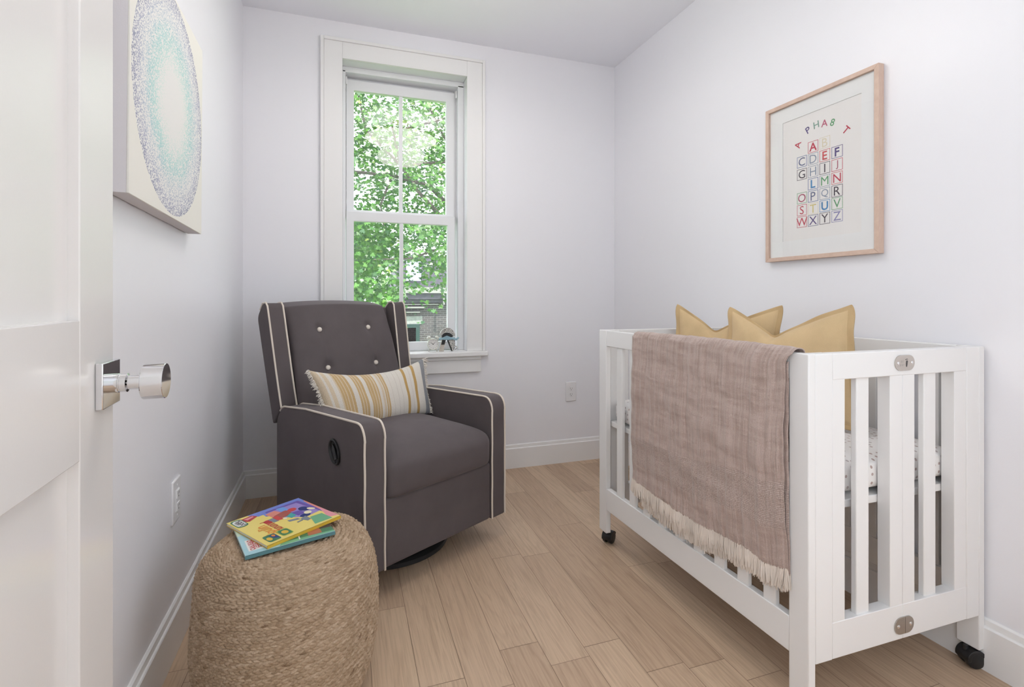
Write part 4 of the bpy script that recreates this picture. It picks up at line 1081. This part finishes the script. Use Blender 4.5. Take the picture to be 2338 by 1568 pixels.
# ------------------------------------------------------------------ white folding crib
OX, OY = 1.1106, 0.9527
EXV = Vector((math.cos(-0.0078), math.sin(-0.0078), 0)); EYV = Vector((-math.sin(0.0262), math.cos(0.0262), 0))
CL, CW = 1.0462, 0.6808
XF = lambda p: EXV * p[0] + EYV * p[1] + Vector((0, 0, p[2]))
def CG():
    g = G(); g.xf = XF; return g
crib = empty('crib', 'white slatted mini crib on black casters along the right wall', 'crib', (OX, OY, 0))
ZT, ZR0, ZR1, ZU = 0.957, 0.164, 0.258, 0.887
def cbox(name, x0, x1, y0, y1, z0, z1, parent=crib, bevel=0.0025, mat=None):
    g = CG(); g.box(x0, x1, y0, y1, z0, z1); return g.build(name, mat or M_CRIB, parent, 30, bevel)
for lx0, lx1, sx0_, sx1_ in ((0, 0.024, 0.024, 0.0825), (CW - 0.024, CW, CW - 0.0775, CW - 0.024)):
    for near in (True, False):
        f = (lambda a, b: (a, b)) if near else (lambda a, b: (CL - b, CL - a))
        g = CG(); y0, y1 = f(0, 0.058); g.box(lx0, lx1, y0, y1, 0.06, ZT)
        y0, y1 = f(0.0003, 0.034); g.box(sx0_, sx1_, y0, y1, ZR0 - 0.001, ZT - 0.0006)
        g.build('post', M_CRIB, crib, 30, 0.0025)
for xa, xb in ((0.002, 0.026), (CW - 0.026, CW - 0.002)):
    cbox('long_rail', xa, xb, 0.0585, CL - 0.0585, ZU, ZT - 0.001)
    cbox('long_rail', xa, xb, 0.0585, CL - 0.0585, ZR0, ZR1)
    for k in range(9):
        yc = 0.126 + 0.0955 * k
        cbox('slat', xa + 0.004, xb - 0.005, yc - 0.021, yc + 0.021, ZR1 - 0.004, ZU + 0.004)
SM = 0.3405
for near in (True, False):
    f = (lambda a, b: (a, b)) if near else (lambda a, b: (CL - b, CL - a))
    xa, xb = 0.083, CW - 0.078
    y0, y1 = f(0.001, 0.033)
    cbox('end_rail', xa, xb, y0, y1, ZU, ZT - 0.001)
    cbox('end_rail', xa, SM - 0.0004, y0, y1, ZR0, ZR1, bevel=0.0015); cbox('end_rail', SM + 0.0004, xb, y0, y1, ZR0, ZR1, bevel=0.0015)
    y0, y1 = f(0.002, 0.036)
    for a, b_ in ((xa, 0.127), (0.292, SM - 0.0005), (SM + 0.0005, 0.388), (0.552, xb)): cbox('stile', a + 0.0003, b_, y0, y1, ZR1 - 0.003, ZU + 0.003, bevel=0.0015)
    y0, y1 = f(0.008, 0.024)
    for a, b_ in ((0.176, 0.222), (0.435, 0.484)): cbox('slat', a, b_, y0, y1, ZR1 - 0.003, ZU + 0.003)
g = CG(); g.box(0.030, CW - 0.030, 0.038, CL - 0.038, 0.530, 0.5515); g.build('mattress_board', M_CRIB, crib, 30, 0.002)
def stadium(x0, x1, z0, z1, left=True, right=True, n=10):
    r = (z1 - z0) / 2; zc = (z0 + z1) / 2; o = []
    if right: o += [(x1 - r + r * math.cos(a), zc + r * math.sin(a)) for a in np.linspace(-PI / 2, PI / 2, n)]
    else: o += [(x1, z0), (x1, z1)]
    if left: o += [(x0 + r + r * math.cos(a), zc + r * math.sin(a)) for a in np.linspace(PI / 2, 1.5 * PI, n)]
    else: o += [(x0, z1), (x0, z0)]
    return o
PE = lambda p, h: (p[0], h, p[1])
g = CG(); g.prism(stadium(0.307, 0.383, 0.9005, 0.9425), PE, 0.001, -0.0015); pt = g.build('latch_plate', plain('satin_nickel', (0.62, 0.57, 0.52), 0.3, 1.0), crib, 40)
foot = [(.3485, .9115), (.3520, .9100), (.3535, .9150), (.3545, .9215), (.3555, .9265), (.3525, .9285), (.3490, .9270), (.3480, .9200)]
g = CG(); g.prism(foot, PE, -0.0014, -0.0018)
for tx, tz, tr in ((.3475, .9305, .0014), (.3502, .9315, .0011), (.3525, .9318, .0010), (.3547, .9310, .0010)): g.prism(el(tx, tz, tr, tr, 8), PE, -0.0014, -0.0018)
g.build('emblem', plain('emblem_dark', (0.05, 0.045, 0.045), 0.5), pt, 0)
for sx_ in (0.3185, 0.3725):
    g = CG(); g.lathe([(0.0042, 0.0012), (0.0042, 0.0020), (0.003, 0.0028), (0.0, 0.0030)], 14, fn=lambda x, y, z, sx_=sx_: (sx_ + x, -z, 0.9215 + y)); g.build('screw', M_CHROME, pt)
g = CG()
for s_, zc in (('b l', .9255), ('p o r', .9165)):
    vs, fs = text_mesh(s_, 0.0085); g.add([(0.3335 + v[0], -0.0017, zc + v[1]) for v in vs], fs)
g.build('engraving', plain('engraved_grey', (0.30, 0.27, 0.25), 0.5), pt, 0, fix=False)
for a, b_, l_, r_ in ((0.3055, 0.3455, True, False), (0.3467, 0.3795, False, True)):
    g = CG(); g.prism(stadium(a, b_, 0.1785, 0.2235, l_, r_), PE, 0.001, -0.0018); pl_ = g.build('hinge_plate', M_NICKEL, crib, 40)
    sx_ = 0.3195 if l_ else 0.3665
    g = CG(); g.lathe([(0.0052, 0.0012), (0.0052, 0.0024), (0.0035, 0.0032), (0.0, 0.0034)], 16, fn=lambda x, y, z, sx_=sx_: (sx_ + x, -z, 0.201 + y)); g.build('screw', M_CHROME, pl_)
def caster(x, y, rot):
    d = Vector((math.cos(rot), math.sin(rot), 0)); n_ = Vector((-d.y, d.x, 0)); c = XF((x, y, 0))
    off = -d * 0.016
    def mk(name, g, mat, par): return g.build(name, mat, par, 35, 0.001)
    g = G(); g.lathe([(0.006, 0.030), (0.006, 0.0605)], 12, c=(c.x, c.y, 0)); st = g.build('caster', M_BLACK, crib)
    for s_ in (-1, 1):
        g = G(); g.lathe([(0.0, 0.0), (0.022, 0.0), (0.0270, 0.003), (0.0275, 0.012), (0.026, 0.016), (0.021, 0.0175), (0.0, 0.0175)], 32, fn=lambda a, b, z: tuple(c + off + d * a + n_ * (s_ * (0.004 + z)) + Vector((0, 0, 0.0277 + b)))); g.build('wheel', M_BLACK, st, 35)
    g = G(); prof = [(0.0285 * math.cos(a), 0.0285 * math.sin(a)) for a in np.linspace(-0.25, PI * 0.86, 16)] + [(0.018 * math.cos(a), 0.018 * math.sin(a)) for a in np.linspace(PI * 0.86, -0.25, 8)]
    g.prism(prof, lambda p, h: tuple(c + off + d * p[0] + n_ * h + Vector((0, 0, 0.0277 + p[1]))), -0.0225, 0.0225); g.build('hood', M_BLACK, st, 35, 0.001)
for (x, y), rt in zip(((0.013, 0.030), (CW - 0.030, 0.030), (0.022, CL - 0.032), (CW - 0.030, CL - 0.032)), (1.2, -0.35 + PI, -2.55, 0.6)): caster(x, y, rt)

def dots_mat():
    t = NT('dotted_sheet')
    tc = t.node('ShaderNodeTexCoord'); v = t.node('ShaderNodeTexVoronoi'); v.voronoi_dimensions = '2D'; t.link(tc.outputs['UV'], v.inputs['Vector']); v.inputs['Scale'].default_value = 40.0; v.inputs['Randomness'].default_value = 0.6
    f = t.math('LESS_THAN', v.outputs['Distance'], 0.17)
    sp = t.node('ShaderNodeSeparateColor'); t.link(v.outputs['Color'], sp.inputs[0])
    dc = t.ramp(sp.outputs[0], [(0.0, (0.42, 0.32, 0.30)), (0.5, (0.52, 0.43, 0.41)), (1.0, (0.48, 0.44, 0.45))])
    n = t.noise(t.coord(), 18.0, 3); t.bump(n, 0.25, 0.01)
    return t.set(t.mix(f, (0.80, 0.78, 0.77), dc), 0.85, 0, 0.15)
mat_ = empty('crib_mattress', 'white fitted crib mattress with small brown dots, lying inside the crib', 'mattress', (OX, OY, 0))
def mfn(u, v):
    th = u * 2 * PI; ph = -PI / 2 + v * PI
    sg = lambda w, e: math.copysign(abs(w) ** e, w)
    a, b, c = (CW - 0.064) / 2, (CL - 0.080) / 2, 0.0525
    X = sg(math.cos(ph), 0.28) * sg(math.cos(th), 0.14); Y_ = sg(math.cos(ph), 0.28) * sg(math.sin(th), 0.14); Z = sg(math.sin(ph), 0.40)
    wr = 0.0012 * math.sin(th * 31) * math.sin(th * 12 + 1) * max(0, -Z)
    return (CW / 2 + X * (a + wr), CL / 2 + Y_ * (b + wr), 0.6045 + c * Z + (0.006 * (1 - X * X) * (1 - Y_ * Y_) if Z > 0 else 0))
g = CG(); g.grid(mfn, 200, 60, closed_u=True); ms = g.build('fitted_sheet', dots_mat(), mat_, 180)
uvl = ms.data.uv_layers.new(name='UVMap')
for p_ in ms.data.polygons:
    n_ = p_.normal; ax_ = max(range(3), key=lambda i: abs(n_[i]))
    for li in p_.loop_indices:
        co = ms.data.vertices[ms.data.loops[li].vertex_index].co
        uvl.data[li].uv = ((co.y + .37, co.z + .2), (co.x, co.z + .2), (co.x, co.y))[ax_]

# two mustard cushions with flanged edges and a dent in the top edge
for nm_lab, cn, sd, chp, cx_ in (
    ('mustard linen cushion with dented top, standing nearer the metal-latched end of the crib', [(0.34, 0.700, 0.668), (0.450, 0.178, 0.662), (0.520, 0.262, 1.088), (0.452, 0.764, 1.098)], 3, 0.180, -0.14),
    ('mustard linen cushion with dented top, tucked behind the other one in the crib', [(0.300, 0.955, 0.668), (0.540, 0.595, 0.668), (0.590, 0.600, 1.080), (0.340, 0.962, 1.114)], 8, 0.180, -0.17)):
    cu = empty('square_cushion', nm_lab, 'cushion', (OX, OY, 0), 0, 'mustard cushions in the crib')
    cnw = [XF(c) for c in cn]
    P = cushion_mesh(cnw, 0.062 if sd == 3 else 0.045, pw=0.55, flange=0.10, edge_in=0.075, chop=chp, chopx=cx_, wob=0.003, seed=sd, rnd=0.055)
    build_cushion('cover', P, 90, 90, [M_MUST, M_MUSTD], cu, flange=0.10)

# muslin blanket folded over the front rail
def muslin():
    t = NT('crinkled_muslin')
    tc = t.node('ShaderNodeTexCoord'); sp = t.node('ShaderNodeSeparateXYZ'); t.link(tc.outputs['UV'], sp.inputs[0])
    def nz(sx, sy, det=3, rough=0.5):
        mp = t.node('ShaderNodeMapping'); mp.inputs['Scale'].default_value = (sx, sy, 1); t.link(tc.outputs['UV'], mp.inputs[0])
        return t.noise(mp.outputs[0], 1.0, det, rough)
    vert = nz(95, 4.5); horz = nz(9, 46); fine = nz(330, 260, 2)
    h = t.math('ADD', t.math('MULTIPLY', vert, 1.0), t.math('MULTIPLY', horz, 0.85))
    band = t.math('MULTIPLY', t.math('GREATER_THAN', sp.outputs[1], t.math('MULTIPLY_ADD', sp.outputs[0], -0.04, 0.115)), t.math('LESS_THAN', sp.outputs[1], t.math('MULTIPLY_ADD', sp.outputs[0], -0.06, 0.25)))
    edge = nz(7, 7)
    rows = t.math('SINE', t.math('MULTIPLY_ADD', sp.outputs[1], 1250.0, t.math('MULTIPLY', horz, 9.0)))
    fl = t.math('MULTIPLY', t.math('MULTIPLY', band, t.math('GREATER_THAN', rows, 0.1)), t.math('GREATER_THAN', nz(190, 300, 2), 0.47))
    col = t.ramp(h, [(0.60, (0.385, 0.287, 0.250)), (0.90, (0.455, 0.348, 0.308)), (1.0, (0.50, 0.39, 0.35))])
    col = t.mix(t.math('MULTIPLY', band, 0.40), col, (0.29, 0.215, 0.19))
    col = t.mix(t.math('MULTIPLY', fl, 0.75), col, (0.62, 0.51, 0.46))
    col = t.mix(0.45, col, t.ramp(fine, [(0.35, (0.75, 0.75, 0.75)), (0.6, (1.08, 1.08, 1.08))]), 'MULTIPLY')
    t.bump(t.math('ADD', h, t.math('MULTIPLY', fine, 0.12)), 0.75, 0.006)
    return t.set(col, 0.95, 0, 0.1, 0.25)
M_MUS = muslin()
blk = empty('muslin_blanket', 'dusty mauve crinkled muslin blanket with cream fringe over the crib front rail', 'blanket', (OX, OY, 0))
HEM = [(0.056, .384), (.121, .367), (.187, .376), (.288, .371), (.375, .361), (.527, .364), (.650, .372), (.757, .383), (0.80, .384)]
def hem(s): return float(np.interp(s, [h[0] for h in HEM], [h[1] for h in HEM]))
S0, S1 = 0.052, 0.762
def drape(u, v, lay=0):
    """u 0..1 along the rail (near -> far), v 0..1 from the outer hem up over the rail to the inner end"""
    s = S0 + (S1 - S0) * u
    z0 = hem(s) if lay == 0 else hem(s) - 0.014 - 0.03 * min(1, u * 1.6)
    ztop = 0.9625 + 0.004 * math.sin(3 * u + .5); out = ztop - 0.012 - z0; over = 0.055; inn = 0.30
    L = out + over + inn; d = v * L
    wr = (0.0022 * math.sin(38 * u + 0.8 * math.sin(7 * v)) + 0.0014 * math.sin(83 * u + 2.1 * math.sin(5 * v + 1)) + 0.0012 * math.sin(151 * u + 3 * v))
    hz = 0.0016 * math.sin(31 * v * L + 2.0 * math.sin(6 * u)) + 0.0012 * math.sin(73 * v * L + 3 * math.sin(5 * u + 1))
    belly = 0.010 * math.sin(PI * min(1, d / out)) if d < out else 0
    base = -0.0125 if lay == 0 else -0.0055
    if d < out:
        x = base - (belly if lay == 0 else belly * .3) + (wr + hz) * (1.0 if lay == 0 else 0.5); z = z0 + d
    elif d < out + over:
        a = (d - out) / over * PI; rx = 0.0155; x = 0.013 - (rx + 0.006) * math.cos(a) + 0.4 * wr * math.cos(a); z = ztop - 0.012 + 0.0165 * math.sin(a) + 0.35 * wr * math.sin(a)
    else:
        x = 0.0375 + 0.3 * wr; z = ztop - 0.012 - (d - out - over)
    # the side edges swing a little
    if z > 0.93: s -= 0.014 * (1 - u) * min(1, (z - 0.93) / 0.03)
    if u < 0.5: s += 0.006 * math.sin(PI * min(1, d / out)) * (1 - 2 * u) * (1 if lay == 0 else 0.2)
    if d < out: s += -0.018 * max(0, 1 - (z - z0) / 0.30) * (1 - u) * 0.15
    return (x, s, z)
def sheet(nm, lay, nu, nv, vmax, mat):
    g = CG(); g.grid(lambda u, v: drape(u, v * vmax, lay), nu, nv)
    o = g.build(nm, mat, blk, 180, fix=False)
    uv = o.data.uv_layers.new(name='UVMap')
    idx = np.zeros(len(o.data.loops), dtype=np.int32); o.data.loops.foreach_get('vertex_index', idx)
    uv.data.foreach_set('uv', np.stack([(idx % nu) / (nu - 1), (idx // nu) / (nv - 1) * vmax], -1).astype(np.float32).ravel())
    m = o.modifiers.new('cloth_thickness', 'SOLIDIFY'); m.thickness = 0.0026; m.offset = 0
    return o
sheet('cloth', 0, 200, 200, 1.0, M_MUS)
sheet('under_layer', 1, 90, 60, 0.60, M_MUS)
def fringe(lay, n, seed):
    rg = random.Random(seed); g = CG()
    for k in range(n):
        u = (k + rg.uniform(0.1, 0.9)) / n
        p = Vector(drape(u, 0.001, lay)); L = rg.uniform(0.044, 0.057) * (1 if lay == 0 else 0.85); sl = 0.005 * math.sin(u * 60 + lay * 2) + rg.uniform(-0.004, 0.004)
        if lay == 1 and u > 0.93: continue
        for q in range(3):
            o = Vector((rg.uniform(-.0022, .0022), rg.uniform(-.003, .003), 0)); l2 = L * rg.uniform(0.85, 1.05); s2 = sl + rg.uniform(-.004, .004)
            b = p + o * 0.4 + Vector((0, 0, 0.003))
            g.tube([b, p + o + Vector((-0.002 if lay == 0 else 0, s2 * .4, -l2 * .5)), p + o * 1.6 + Vector((-0.002 if lay == 0 else 0.001, s2, -l2))], [0.0011, 0.0015, 0.0011], 4)
    return g.build('fringe', plain('blanket_fringe', (0.72, 0.64, 0.57), 0.95, var=0.1), blk, 60, fix=False)
fringe(0, 300, 5); fringe(1, 270, 9)
